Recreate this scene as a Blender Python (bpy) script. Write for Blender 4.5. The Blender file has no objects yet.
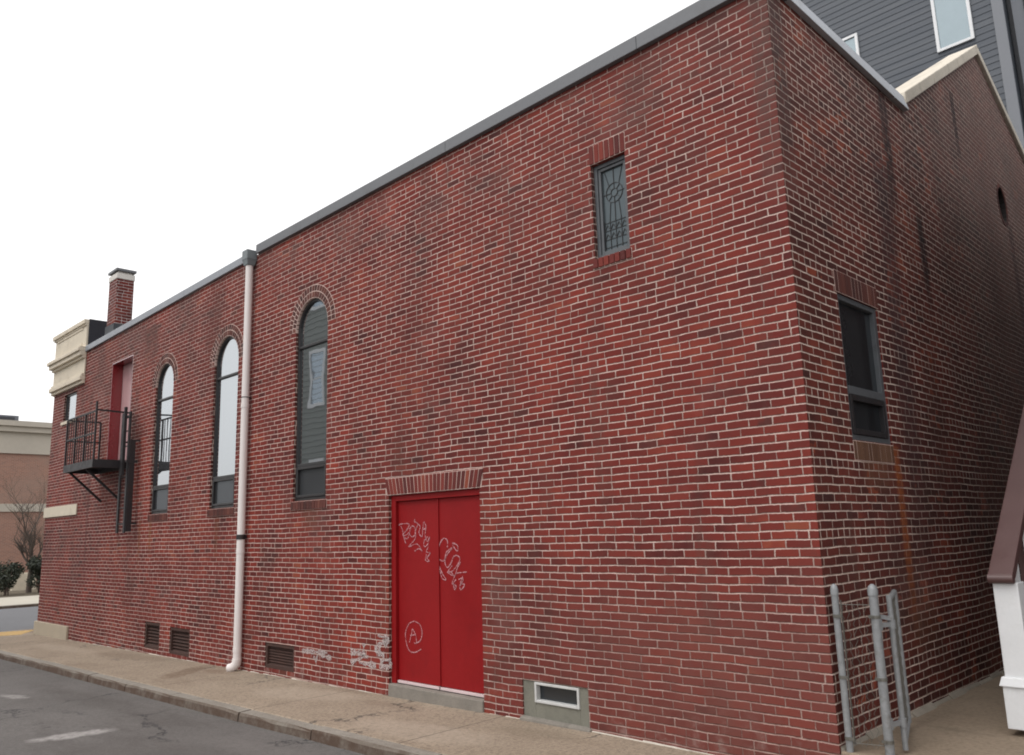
import bpy, bmesh, math, random
from mathutils import Vector, Matrix
random.seed(7)
scene = bpy.context.scene
COL = scene.collection
PI = math.pi

# ------------------------------------------------------------------ helpers
class MB:
    """collects shapes and links them as ONE mesh object"""
    def __init__(s): s.v=[]; s.f=[]; s.sm=[]
    def add(s, vs, fs, smooth=False):
        n=len(s.v); s.v += [tuple(v) for v in vs]
        for f in fs: s.f.append([i+n for i in f]); s.sm.append(smooth)
        return s
    def box(s, x0,x1,y0,y1,z0,z1):
        x0,x1=sorted((x0,x1)); y0,y1=sorted((y0,y1)); z0,z1=sorted((z0,z1))
        return s.add([(x0,y0,z0),(x1,y0,z0),(x1,y1,z0),(x0,y1,z0),(x0,y0,z1),(x1,y0,z1),(x1,y1,z1),(x0,y1,z1)],
              [(0,3,2,1),(4,5,6,7),(0,1,5,4),(1,2,6,5),(2,3,7,6),(3,0,4,7)])
    def hexa(s, b, t):      # four bottom points, four top points
        return s.add(list(b)+list(t), [(0,3,2,1),(4,5,6,7),(0,1,5,4),(1,2,6,5),(2,3,7,6),(3,0,4,7)])
    def bar(s, a, b, w, h=None, up=(0,0,1)):
        h=h or w; a=Vector(a); b=Vector(b); d=(b-a).normalized(); up=Vector(up)
        if abs(d.dot(up))>.98: up=Vector((0,1,0))
        r=d.cross(up).normalized(); u=r.cross(d)
        c=[(-w/2,-h/2),(w/2,-h/2),(w/2,h/2),(-w/2,h/2)]
        return s.hexa([a+r*i+u*j for i,j in c],[b+r*i+u*j for i,j in c])
    def tube(s, pts, r, n=12, cap=True):
        pts=[Vector(p) for p in pts]; rs=r if isinstance(r,(list,tuple)) else [r]*len(pts)
        vs=[]; ref=None
        for i,p in enumerate(pts):
            d=(pts[min(i+1,len(pts)-1)]-pts[max(i-1,0)]).normalized()
            if ref is None:
                ref=Vector((1,0,0)) if abs(d.x)<.8 else Vector((0,1,0))
            a=(ref-d*ref.dot(d)).normalized(); b=d.cross(a); ref=a
            vs += [p+(a*math.cos(2*PI*k/n)+b*math.sin(2*PI*k/n))*rs[i] for k in range(n)]
        fs=[]
        for i in range(len(pts)-1):
            for k in range(n):
                fs.append((i*n+k,i*n+(k+1)%n,(i+1)*n+(k+1)%n,(i+1)*n+k))
        s.add(vs,fs,True)
        if cap:
            for e,rev in ((0,True),(len(pts)-1,False)):      # caps keep their own points, so the sides shade straight
                ring=vs[e*n:(e+1)*n]; s.add(ring,[tuple(range(n))[::-1] if rev else tuple(range(n))])
        return s
    def prism_y(s, prof, y0, y1):   # profile in x,z extruded along y
        n=len(prof); vs=[(x,y0,z) for x,z in prof]+[(x,y1,z) for x,z in prof]
        return s.add(vs,[tuple(range(n)),tuple(range(2*n-1,n-1,-1))]+[(i,i+n,(i+1)%n+n,(i+1)%n) for i in range(n)])
    def prism_x(s, prof, x0, x1):   # profile in y,z extruded along x
        n=len(prof); vs=[(x0,y,z) for y,z in prof]+[(x1,y,z) for y,z in prof]
        return s.add(vs,[tuple(range(n)),tuple(range(2*n-1,n-1,-1))]+[(i,i+n,(i+1)%n+n,(i+1)%n) for i in range(n)])
    def build(s, name, mat, parent=None, bevel=0, fix=True):
        me=bpy.data.meshes.new(name); me.from_pydata(s.v,[],s.f)
        me.polygons.foreach_set('use_smooth', s.sm)
        if fix:
            bm=bmesh.new(); bm.from_mesh(me); bmesh.ops.recalc_face_normals(bm,faces=bm.faces[:]); bm.to_mesh(me); bm.free()
        o=bpy.data.objects.new(name,me); COL.objects.link(o)
        if mat: me.materials.append(mat)
        if parent: o.parent=parent
        if bevel:
            m=o.modifiers.new('bevel','BEVEL'); m.width=bevel; m.segments=2; m.limit_method='ANGLE'
        return o

def tag(o, label=None, cat=None, group=None, kind=None):
    if label: o['label']=label
    if cat: o['category']=cat
    if group: o['group']=group
    if kind: o['kind']=kind
    return o
def empty(name, label, cat, loc=(0,0,0), group=None):
    o=bpy.data.objects.new(name,None); COL.objects.link(o); o.location=loc; o.empty_display_size=.2
    return tag(o,label,cat,group)
def rel(o, loc):            # shift mesh so that it is local to its thing's base
    o.data.transform(Matrix.Translation(-Vector(loc))); return o

def wall_mesh(name, outer, holes, mapf, mat, parent):
    """plane with openings and thickness: 2D filled curve -> mesh; mapf maps (u,v,w) to xyz, w in 0..1"""
    cu=bpy.data.curves.new(name,'CURVE'); cu.dimensions='2D'; cu.fill_mode='BOTH'; cu.extrude=.5
    for pl in [outer]+holes:
        sp=cu.splines.new('POLY'); sp.points.add(len(pl)-1); sp.use_cyclic_u=True
        for p,(u,v) in zip(sp.points,pl): p.co=(u,v,0,1)
    tmp=bpy.data.objects.new('tmp',cu); COL.objects.link(tmp)
    dg=bpy.context.evaluated_depsgraph_get(); dg.update()
    me=bpy.data.meshes.new_from_object(tmp.evaluated_get(dg))
    bpy.data.objects.remove(tmp); bpy.data.curves.remove(cu)
    for v in me.vertices: v.co=mapf(v.co.x,v.co.y,v.co.z+.5)
    bm=bmesh.new(); bm.from_mesh(me); bmesh.ops.remove_doubles(bm,verts=bm.verts[:],dist=1e-4)
    bmesh.ops.recalc_face_normals(bm,faces=bm.faces[:]); bm.to_mesh(me); bm.free()
    me.name=name; me.materials.clear(); me.materials.append(mat)
    for p in me.polygons: p.use_smooth=False
    o=bpy.data.objects.new(name,me); COL.objects.link(o); o.parent=parent
    return o

# ------------------------------------------------------------------ shader node helpers
class NT:
    def __init__(s, name):
        s.m=bpy.data.materials.new(name); s.m.use_nodes=True; s.t=s.m.node_tree; s.t.nodes.clear()
        s.out=s.t.nodes.new('ShaderNodeOutputMaterial')
    def n(s, typ, **kw):
        nd=s.t.nodes.new(typ)
        for k,v in kw.items(): setattr(nd,k,v)
        return nd
    def put(s, sock, v):
        if isinstance(v, bpy.types.NodeSocket): s.t.links.new(v,sock)
        elif v is not None:
            if sock.type=='RGBA' and len(v)==3: v=(*v,1)
            sock.default_value=v
    def M(s, op, a, b=None, c=None, clamp=False):
        nd=s.n('ShaderNodeMath',operation=op); nd.use_clamp=clamp
        for i,x in enumerate((a,b,c)):
            if x is not None: s.put(nd.inputs[i],x)
        return nd.outputs[0]
    def sstep(s, x, a, b, lo=0., hi=1.):
        nd=s.n('ShaderNodeMapRange',interpolation_type='SMOOTHSTEP')
        for k,v in zip((0,1,2,3,4),(x,a,b,lo,hi)): s.put(nd.inputs[k],v)
        return nd.outputs[0]
    def mix(s, f, a, b, mode='MIX'):
        nd=s.n('ShaderNodeMix',data_type='RGBA',blend_type=mode)
        s.put(nd.inputs[0],f); s.put(nd.inputs[6],a); s.put(nd.inputs[7],b)
        return nd.outputs[2]
    def obj(s): return s.n('ShaderNodeTexCoord').outputs['Object']
    def xyz(s, v):
        nd=s.n('ShaderNodeSeparateXYZ'); s.put(nd.inputs[0],v); return nd.outputs
    def vec(s, x,y,z):
        nd=s.n('ShaderNodeCombineXYZ')
        for i,v in enumerate((x,y,z)): s.put(nd.inputs[i],v)
        return nd.outputs[0]
    def noise(s, co, scale, detail=4, rough=.55, col=False, vscale=None):
        if vscale:
            mp=s.n('ShaderNodeMapping'); s.put(mp.inputs[0],co); mp.inputs['Scale'].default_value=vscale; co=mp.outputs[0]
        nd=s.n('ShaderNodeTexNoise'); s.put(nd.inputs['Vector'],co)
        nd.inputs['Scale'].default_value=scale; nd.inputs['Detail'].default_value=detail; nd.inputs['Roughness'].default_value=rough
        return nd.outputs['Color' if col else 'Fac']
    def ramp(s, f, stops, const=False):
        nd=s.n('ShaderNodeValToRGB'); cr=nd.color_ramp
        if const: cr.interpolation='CONSTANT'
        while len(cr.elements)<len(stops): cr.elements.new(.5)
        for e,(p,c) in zip(cr.elements,stops): e.position=p; e.color=(*c,1) if len(c)==3 else c
        s.put(nd.inputs[0],f); return nd.outputs[0]
    def bump(s, h, dist=.01, strength=1.):
        nd=s.n('ShaderNodeBump'); s.put(nd.inputs['Height'],h); nd.inputs['Distance'].default_value=dist; nd.inputs['Strength'].default_value=strength
        return nd.outputs[0]
    def bsdf(s, color, rough=.8, normal=None, metal=0., spec=.5, alpha=None, coat=0.):
        nd=s.n('ShaderNodeBsdfPrincipled')
        s.put(nd.inputs['Base Color'],color); s.put(nd.inputs['Roughness'],rough); s.put(nd.inputs['Metallic'],metal)
        nd.inputs['Specular IOR Level'].default_value=spec
        if coat: nd.inputs['Coat Weight'].default_value=coat; nd.inputs['Coat Roughness'].default_value=.08
        if normal is not None: s.put(nd.inputs['Normal'],normal)
        if alpha is not None: s.put(nd.inputs['Alpha'],alpha)
        return nd.outputs[0]
    def done(s, sh): s.t.links.new(sh,s.out.inputs[0]); return s.m

def paint(name, col, rough=.6, var=.15, scale=6., metal=0., spec=.5, bump=.0, vs=None, dirt=None, coat=0.):
    """plain surface with uneven tone, wear and a little relief"""
    t=NT(name); co=t.obj()
    a=t.noise(co,scale,5,.6,vscale=vs); b=t.noise(co,scale*9,3,.6)
    f=t.M('ADD',t.M('MULTIPLY',a,.7),t.M('MULTIPLY',b,.3))
    c=t.ramp(f,[(.25,tuple(x*(1-var) for x in col)),(.75,tuple(min(1,x*(1+var)) for x in col))])
    if dirt: c=t.mix(t.sstep(t.noise(co,scale*.6,6,.7),.52,.72,0,.6),c,dirt)
    nr=t.bump(t.noise(co,scale*14,4,.6),bump) if bump else None
    r=t.sstep(a,.2,.8,max(.03,rough-.1),min(1,rough+.1))
    return t.done(t.bsdf(c,r,nr,metal,spec,coat=coat))

BRICK_RAMP=[(0,(.056,.0145,.0140)),(.12,(.086,.0170,.0155)),(.3,(.122,.0212,.0178)),(.55,(.155,.0255,.0200)),(.8,(.188,.031,.0225)),(.95,(.225,.043,.028)),(1,(.24,.060,.034))]
LAID_DARK=[(0,(.045,.020,.018)),(.4,(.085,.030,.025)),(.8,(.115,.038,.030)),(1,(.15,.055,.040))]
CRS=.0677; ZROW=1.498-CRS/2
MORT=(.58,.435,.385)
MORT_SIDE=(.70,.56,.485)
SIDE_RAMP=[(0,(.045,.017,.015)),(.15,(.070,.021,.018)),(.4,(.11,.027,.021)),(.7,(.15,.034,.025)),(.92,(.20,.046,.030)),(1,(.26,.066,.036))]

def brick_wall_material(name, streaks=(), ramp=BRICK_RAMP, mort=MORT, sramp=SIDE_RAMP, smort=MORT_SIDE, wash=1.):
    t=NT(name); co=t.obj(); x,y,z=t.xyz(co)
    nrm=t.n('ShaderNodeNewGeometry').outputs['True Normal']; nx=t.xyz(nrm)[0]
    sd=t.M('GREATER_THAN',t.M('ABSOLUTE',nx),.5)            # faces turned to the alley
    w=t.xyz(t.noise(co,5.5,3,.6,col=True)); w2=t.xyz(t.noise(co,45,2,.5,col=True))
    u0=t.M('ADD',t.M('MULTIPLY',x,t.M('SUBTRACT',1.,sd)),t.M('MULTIPLY',y,sd))
    u=t.M('ADD',u0,t.M('ADD',t.M('MULTIPLY_ADD',w[0],.02,-.01),t.M('MULTIPLY_ADD',w2[0],.008,-.004)))
    v=t.M('ADD',z,t.M('ADD',t.M('ADD',t.M('MULTIPLY_ADD',w[1],.014,-.007),t.M('MULTIPLY_ADD',t.noise(co,1.1,2,.5),.03,-.015)),t.M('MULTIPLY_ADD',w2[1],.007,-.0035)))
    rr=t.M('DIVIDE',t.M('SUBTRACT',v,ZROW),CRS); row=t.M('FLOOR',rr)
    fv=t.M('MULTIPLY',t.M('FRACT',rr),CRS)
    hd=t.M('LESS_THAN',t.M('FLOORED_MODULO',row,8.),.5)      # header course every eighth
    wn=t.n('ShaderNodeTexWhiteNoise',noise_dimensions='1D'); t.put(wn.inputs['W'],t.M('ADD',row,t.M('MULTIPLY',sd,371.)))
    jit=t.M('MULTIPLY_ADD',wn.outputs[0],.03,-.015)
    odd=t.M('FLOORED_MODULO',t.M('ADD',row,sd),2.)
    uu=t.M('ADD',u,t.M('MULTIPLY_ADD',odd,.1016,jit)); uu=t.M('ADD',uu,40.)
    # period / boundary: stretchers (.2032), headers front (.3048 = stretcher+header), headers side (.1016 twice)
    P=t.M('ADD',.2032,t.M('MULTIPLY',t.M('MULTIPLY',hd,t.M('SUBTRACT',1.,sd)),.1016))
    b=t.M('SUBTRACT',P,t.M('MULTIPLY',hd,.1016))
    q=t.M('DIVIDE',uu,P); f=t.M('MULTIPLY',t.M('FRACT',q),P)
    second=t.M('GREATER_THAN',f,b)
    fu=t.M('SUBTRACT',f,t.M('MULTIPLY',b,second))
    wid=t.M('ADD',t.M('MULTIPLY',b,t.M('SUBTRACT',1.,second)),t.M('MULTIPLY',t.M('SUBTRACT',P,b),second))
    cell=t.M('MULTIPLY_ADD',t.M('FLOOR',q),2.,second)
    w0=t.n('ShaderNodeTexWhiteNoise',noise_dimensions='2D'); t.put(w0.inputs['Vector'],t.vec(t.M('FLOOR',t.M('DIVIDE',t.M('ADD',uu,.1),P)),row,0)); rnd0=w0.outputs[0]
    du=t.M('MINIMUM',fu,t.M('SUBTRACT',wid,fu)); dv=t.M('MINIMUM',fv,t.M('SUBTRACT',CRS,fv))
    d=t.M('SMOOTH_MIN',t.M('ADD',du,t.M('MULTIPLY_ADD',rnd0,.0042,-.0006)),dv,.006)
    d=t.M('ADD',d,t.M('MULTIPLY_ADD',t.noise(co,90,3,.6),.0045,-.0022))
    isb=t.sstep(d,.0040,.0084)
    wc=t.n('ShaderNodeTexWhiteNoise',noise_dimensions='3D'); t.put(wc.inputs['Vector'],t.vec(cell,row,t.M('MULTIPLY',sd,3.)))
    rnd=t.xyz(wc.outputs['Color'])
    # dark burnt bricks come in loose drifts
    drift=t.noise(co,.9,4,.6)
    tone=t.M('ADD',t.M('MULTIPLY',rnd[0],.58),t.sstep(drift,.3,.7,.50,-.06),clamp=True)
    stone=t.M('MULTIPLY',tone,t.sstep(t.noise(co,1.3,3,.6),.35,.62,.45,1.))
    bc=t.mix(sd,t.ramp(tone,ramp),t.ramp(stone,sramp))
    bc=t.mix(t.sstep(t.M('ADD',rnd[1],t.sstep(drift,.3,.7,.02,-.04)),.975,.985,0,.65),bc,(.042,.021,.021))
    spot=t.M('SQRT',t.M('ADD',t.M('POWER',t.M('DIVIDE',t.M('SUBTRACT',y,1.25),1.1),2.),t.M('POWER',t.M('DIVIDE',t.M('SUBTRACT',z,5.05),.85),2.)))
    red=t.M('MULTIPLY',rnd[2],t.sstep(t.M('ADD',t.noise(co,1.6,4,.65),t.sstep(spot,.2,1.,.13,0)),.55,.66))
    bc=t.mix(t.M('MULTIPLY',sd,t.sstep(red,.40,.62,0,.8)),bc,(.27,.058,.029))
    big=t.noise(co,.42,3,.5); bc=t.mix(t.M('MULTIPLY',t.sstep(big,.48,.66,0,.55),t.M('SUBTRACT',1.,sd)),bc,t.mix(1.,bc,(1.45,1.15,1.0),'MULTIPLY'))
    bc=t.mix(t.M('MULTIPLY',t.noise(co,38,5,.7),.26),bc,t.mix(.5,bc,(.16,.085,.08)))
    bc=t.mix(t.sstep(t.noise(co,130,3,.7),.62,.75,0,.5),bc,(.05,.02,.02))
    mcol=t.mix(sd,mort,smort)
    mc=t.mix(t.sstep(t.noise(co,7,5,.7),.3,.6,.75,0),mcol,t.mix(.55,mcol,(.12,.07,.065)))
    mc=t.mix(t.sstep(t.noise(co,60,4,.6),.48,.75,0,.5),mc,t.mix(.5,mcol,(.08,.05,.045)))
    mc=t.mix(t.sstep(t.noise(co,.75,5,.65),.48,.64,0,.5),mc,t.mix(.6,mcol,(.14,.06,.05)))      # stretches of older, dirtier pointing
    chip=t.M('MULTIPLY',t.sstep(t.noise(co,21,4,.7),.66,.72),t.sstep(rnd[1],.6,.7)); bc=t.mix(t.M('MULTIPLY',chip,.6),bc,(.20,.075,.055))
    c=t.mix(isb,mc,bc)
    # soot and weathering washes over brick and mortar alike
    c=t.mix(t.sstep(t.noise(co,.55,6,.65,vscale=(1,1,.6)),.50,.72,0,.42),c,(.058,.030,.027))
    c=t.mix(t.sstep(t.noise(co,1.7,6,.7,vscale=(1.6,1.6,.35)),.50,.75,0,.42),c,(.095,.056,.047))
    c=t.mix(t.sstep(t.noise(co,.8,5,.6),.54,.78,0,.18),c,(.30,.19,.17))
    top=t.M('MULTIPLY',t.sstep(z,3.9,5.9),t.sstep(t.noise(co,1.1,6,.7,vscale=(.7,.7,1.2)),.42,.68,0,.42)); top=t.M('MULTIPLY',top,t.M('SUBTRACT',1.,t.M('MULTIPLY',sd,.6))); c=t.mix(t.M('MULTIPLY',top,wash),c,(.115,.080,.072))
    far=t.M('MULTIPLY',t.M('MULTIPLY',sd,t.sstep(y,2.5,6.5)),t.sstep(t.noise(co,1.3,5,.65),.3,.7,.25,.6)); c=t.mix(t.M('MULTIPLY',far,wash),c,(.17,.125,.11))
    c=t.mix(t.M('MULTIPLY',t.sstep(t.noise(co,2.6,6,.75),.50,.68,0,.40),t.M('SUBTRACT',1.,sd)),c,(.125,.043,.034))
    # ground-splash browning at the street corner
    cor=t.M('MULTIPLY',t.M('MULTIPLY',t.sstep(x,-4.2,-1.2),t.sstep(t.M('ADD',z,t.M('MULTIPLY_ADD',t.noise(co,1.2,4,.6),.9,-.45)),.55,1.5,1,0)),t.sstep(t.noise(co,3,5,.65),.3,.65,.35,.7))
    c=t.mix(t.M('MULTIPLY',cor,t.M('MULTIPLY',t.M('SUBTRACT',1.,sd),wash)),c,(.15,.060,.050))
    # soluble salts creeping up from the pavement
    low=t.sstep(z,-.25,.25,1,0)
    c=t.mix(t.M('MULTIPLY',low,t.sstep(t.noise(co,4,5,.7),.5,.7,0,.32)),c,(.40,.34,.31))
    for (uc,hw,z0,z1,sdd,colr,st) in streaks:
        wob=t.M('MULTIPLY_ADD',t.noise(co,3,3,.6),.1,-.05)
        g=t.sstep(t.M('ABSOLUTE',t.M('ADD',t.M('SUBTRACT',u0,uc),t.M('MULTIPLY',wob,min(1,hw*8)))),hw*.3,hw,1,0)
        e=t.M('MULTIPLY',t.sstep(z,z0,z0+(z1-z0)*.55),t.sstep(z,z1-.03,z1+.02,1,0))
        on=sd if sdd else t.M('SUBTRACT',1.,sd)
        k=t.M('MULTIPLY',t.M('MULTIPLY',g,e),t.M('MULTIPLY',on,t.sstep(t.noise(co,14,4,.7),.3,.65,.3,1.)))
        c=t.mix(t.M('MULTIPLY',k,st),c,colr)
    h=t.M('ADD',t.M('ADD',t.sstep(d,.001,.009),t.M('MULTIPLY',rnd[2],.18)),t.M('ADD',t.M('MULTIPLY',t.noise(co,70,4,.65),.22),t.M('MULTIPLY',t.noise(co,300,2,.6),.08)))
    r=t.M('ADD',t.M('MULTIPLY',t.noise(co,30,3),.2),t.M('ADD',.6,t.M('MULTIPLY',t.M('SUBTRACT',1.,isb),.15)))
    return t.done(t.bsdf(c,r,t.bump(h,.007),spec=.10))

def laid_brick_material(name, ramp=BRICK_RAMP):
    t=NT(name); co=t.obj()
    rp=t.n('ShaderNodeNewGeometry').outputs['Random Per Island']
    c=t.ramp(rp,ramp); c=t.mix(t.M('MULTIPLY',t.noise(co,38,5,.7),.55),c,t.mix(.5,c,(.17,.10,.095)))
    return t.done(t.bsdf(c,.72,t.bump(t.noise(co,70,4,.65),.004),spec=.10))

# graffiti strokes (x,z on the door or wall, metres)
TAG_L = [[(-5.199, 1.704), (-5.149, 1.717), (-5.004, 1.713), (-5.041, 1.648), (-5.126, 1.591), (-5.066, 1.583), (-4.993, 1.618), (-5.03, 1.546), (-5.09, 1.547), (-5.066, 1.488)], [(-5.162, 1.695), (-5.126, 1.643), (-5.114, 1.584), (-5.066, 1.488)], [(-5.005, 1.655), (-4.933, 1.689), (-4.886, 1.652), (-4.899, 1.58), (-4.958, 1.567), (-4.993, 1.611), (-4.969, 1.668)], [(-4.885, 1.768), (-4.897, 1.739), (-4.838, 1.708), (-4.874, 1.637), (-4.887, 1.544), (-4.971, 1.48), (-5.007, 1.451), (-4.853, 1.479), (-4.762, 1.4), (-4.819, 1.428), (-4.901, 1.4)], [(-4.838, 1.708), (-4.792, 1.678), (-4.816, 1.607), (-4.759, 1.563), (-4.746, 1.649), (-4.722, 1.727), (-4.688, 1.669), (-4.735, 1.641)], [(-4.689, 1.662), (-4.701, 1.576), (-4.668, 1.505), (-4.622, 1.554), (-4.657, 1.477), (-4.715, 1.449), (-4.725, 1.506), (-4.656, 1.561)], [(-4.647, 1.448), (-4.682, 1.392), (-4.614, 1.378), (-4.671, 1.322), (-4.627, 1.287), (-4.695, 1.294), (-4.682, 1.364)]]
TAG_R = [[(-4.316, 1.439), (-4.314, 1.514), (-4.378, 1.536), (-4.445, 1.474), (-4.481, 1.35), (-4.427, 1.295), (-4.362, 1.308), (-4.339, 1.377), (-4.273, 1.418), (-4.23, 1.431), (-4.285, 1.39), (-4.34, 1.336), (-4.362, 1.281), (-4.321, 1.22), (-4.256, 1.268), (-4.212, 1.336), (-4.148, 1.349), (-4.107, 1.309), (-4.172, 1.228), (-4.258, 1.173), (-4.3, 1.186), (-4.235, 1.241)], [(-4.229, 1.486), (-4.145, 1.458), (-4.147, 1.397), (-4.209, 1.445), (-4.229, 1.486)], [(-4.461, 1.239), (-4.409, 1.157), (-4.345, 1.09), (-4.41, 1.103), (-4.451, 1.198), (-4.481, 1.35)], [(-4.098, 1.282), (-4.152, 1.215), (-4.196, 1.133), (-4.258, 1.173), (-4.322, 1.172), (-4.217, 1.133), (-4.153, 1.161), (-3.998, 1.176)], [(-4.196, 1.133), (-4.24, 1.052), (-4.178, 1.027), (-4.2, 0.986), (-4.219, 1.052), (-4.176, 1.093)], [(-4.134, 1.094), (-4.072, 1.109), (-4.104, 1.055), (-4.033, 1.043), (-4.096, 0.989), (-4.115, 1.028), (-4.062, 1.082), (-4.071, 1.135)]]
TAG_C = [[(-4.918, 0.618), (-5.022, 0.577), (-5.082, 0.468), (-5.054, 0.346), (-4.995, 0.28), (-4.893, 0.28), (-4.792, 0.322)], [(-4.918, 0.618), (-4.817, 0.588), (-4.775, 0.504), (-4.805, 0.416), (-4.892, 0.375), (-4.921, 0.382)], [(-5.009, 0.376), (-4.964, 0.484), (-4.948, 0.529), (-4.891, 0.462), (-4.877, 0.385)], [(-4.993, 0.456), (-4.891, 0.471)]]
SPRAY = [[(-5.516, 0.436), (-5.379, 0.415), (-5.296, 0.403), (-5.4, 0.36), (-5.505, 0.305), (-5.547, 0.254), (-5.4, 0.218)], [(-5.296, 0.403), (-5.379, 0.338), (-5.317, 0.331)], [(-5.558, 0.313), (-5.526, 0.244), (-5.379, 0.208)], [(-5.797, 0.321), (-5.785, 0.175), (-5.698, 0.176)], [(-6.077, 0.201), (-5.896, 0.203), (-5.807, 0.173), (-6.075, 0.077)], [(-5.985, 0.134), (-6.007, 0.083)], [(-5.463, 0.142), (-5.276, 0.169), (-5.277, 0.099), (-5.484, 0.081)], [(-5.895, 0.093), (-5.547, 0.087)], [(-7.211, 0.127), (-6.873, 0.14), (-6.598, 0.148)], [(-6.922, 0.083), (-6.87, 0.035), (-6.821, 0.105)], [(-6.745, 0.098), (-6.499, 0.092)]]
CAM_F=816.288
CAM_T=(2.76549,-5.92593,1.58319)
CAM_R=((.70365994,.70993122,-.02933178),(.15246434,-.1105404,.98210765),(-.69398654,.69554187,.18602205))   # right, up, forward
SKY_N=.06; SKY_C=.75; SUN_E=.7; EXPO=.45

# ------------------------------------------------------------------ materials
FRONT_STREAKS=[(-14.05,.12,1.0,3.0,False,(.05,.022,.02),.7),(-13.0,.06,1.0,2.0,False,(.17,.07,.03),.7),
 (-9.85,.10,1.1,2.02,False,(.14,.05,.025),.6),(-12.5,.08,1.3,2.0,False,(.20,.09,.035),.6),(-7.1,.3,1.6,2.0,False,(.12,.055,.035),.5),
 (-15.9,.10,.2,3.0,False,(.075,.032,.032),.6),(-12.9,.55,4.7,5.7,False,(.075,.05,.045),.75),(-.07,.16,3.9,6.1,False,(.09,.065,.058),.65)]
SIDE_STREAKS=[(2.45,.17,4.3,6.03,True,(.028,.020,.022),.95),(3.15,.13,3.5,4.80,True,(.020,.014,.016),.95),(5.0,.11,5.8,7.0,True,(.022,.013,.015),.95),
 (1.70,.10,.4,2.24,True,(.26,.075,.026),.95),(1.25,.45,1.75,2.2,True,(.15,.075,.045),.6),(.13,.18,3.9,6.1,True,(.07,.052,.05),.7),
 (2.15,.30,.5,5.2,True,(.05,.035,.04),.6),(1.9,.5,.35,.95,True,(.20,.07,.03),.3),(7.0,.15,3.5,5.7,True,(.04,.025,.028),.6)]
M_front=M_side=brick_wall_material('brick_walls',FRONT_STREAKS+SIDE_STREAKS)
M_brick=laid_brick_material('laid_brick')
M_brick_dark=laid_brick_material('laid_brick_dark',LAID_DARK)
M_mort=paint('mortar',MORT,.9,.25,8,bump=.004)
M_metal=paint('coping_metal',(.125,.13,.14),.5,.12,2.5,.0,bump=.001,dirt=(.09,.092,.095))
M_metal_light=paint('flashing_metal',(.24,.255,.28),.45,.12,2.5,bump=.001)
M_metal_side=paint('side_coping_metal',(.42,.45,.49),.5,.12,2.5,bump=.001,dirt=(.31,.33,.35))
M_limestone=paint('limestone',(.62,.55,.44),.85,.14,3,bump=.003,dirt=(.40,.34,.26))
M_coping_stone=paint('coping_stone',(.56,.51,.43),.85,.16,5,bump=.004,dirt=(.30,.27,.22))
M_concrete=paint('patch_concrete',(.17,.165,.135),.9,.25,5,bump=.004,dirt=(.10,.10,.085),vs=(1,1,.4))
M_step=paint('step_concrete',(.20,.18,.155),.9,.3,5,bump=.006,dirt=(.10,.088,.075))
M_red=paint('red_door_paint',(.225,.0055,.0072),.5,.14,1.6,bump=.0012,spec=.22,dirt=(.165,.0048,.0065),vs=(1,1,.5))
M_pink=paint('upper_leaf_pink',(.46,.28,.285),.4,.12,2,spec=.5,vs=(2,2,.4),dirt=(.30,.14,.15))  # pale pink base tone of the upper door leaves
M_red_gloss=paint('red_gloss_paint',(.21,.010,.014),.26,.1,2,spec=.8,coat=.6)
M_bronze=paint('bronze_frame',(.022,.020,.021),.42,.25,6)
M_greyframe=paint('grey_frame',(.085,.092,.10),.5,.2,8,dirt=(.05,.05,.055))
M_whiteframe=paint('white_frame',(.70,.71,.72),.5,.06,4)
M_black=paint('black_iron',(.016,.014,.016),.55,.3,12,bump=.001,dirt=(.04,.022,.016))
M_rust=paint('rusty_grate',(.052,.024,.018),.9,.4,14,bump=.004,dirt=(.085,.034,.022))
M_dark=paint('dark_void',(.016,.011,.010),.8,.2,4)
M_pvc=paint('downspout_plastic',(.70,.65,.63),.42,.06,1.2,vs=(3,3,.6))
M_galv=paint('galvanised_steel',(.235,.243,.25),.55,.28,22,metal=.25,bump=.0015,dirt=(.13,.115,.10))
M_wire=paint('galvanised_wire',(.13,.125,.11),.55,.3,30,metal=.3)
M_siding=paint('grey_siding',(.066,.076,.092),.6,.10,1.2,vs=(.3,1,6),bump=.0006)
M_trim=paint('grey_trim',(.17,.18,.20),.55,.06,2)
M_midtrim=paint('mid_grey_panel',(.11,.12,.14),.55,.06,2)
M_darktrim=paint('dark_trim',(.03,.033,.04),.6,.1,2)
M_white=paint('white_porch_paint',(.66,.67,.68),.5,.07,4,dirt=(.50,.50,.49))
M_plum=paint('plum_paint',(.085,.044,.042),.42,.12,3)
M_roof=paint('roof_membrane',(.06,.06,.062),.9,.2,2)
M_tan=paint('tan_render',(.46,.42,.36),.9,.1,.6)
M_housesid=paint('sage_siding',(.20,.215,.20),.7,.08,1,vs=(.3,1,5))

def glass(name, tint, refl, rough=.02, dark=(.012,.014,.016), wav=.35):
    """coated window glass: dark room behind a mirror-like outer face"""
    t=NT(name); co=t.obj()
    nr=t.bump(t.noise(co,1.6,2,.5),.02,wav*.2)
    gl=t.n('ShaderNodeBsdfGlossy'); t.put(gl.inputs['Color'],tint); gl.inputs['Roughness'].default_value=rough; t.put(gl.inputs['Normal'],nr)
    df=t.bsdf(t.mix(t.noise(co,3,4),dark,tuple(c*1.6 for c in dark)),.5,spec=.2)
    fr=t.n('ShaderNodeLayerWeight'); fr.inputs['Blend'].default_value=.35
    k=t.M('ADD',refl,t.M('MULTIPLY',fr.outputs['Fresnel'],.35),clamp=True)
    mx=t.n('ShaderNodeMixShader'); t.put(mx.inputs[0],k); t.put(mx.inputs[1],df); t.put(mx.inputs[2],gl.outputs[0])
    return t.done(mx.outputs[0])
G_mirror=glass('coated_glass',(.80,.84,.87),.47,dark=(.02,.023,.025))
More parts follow.
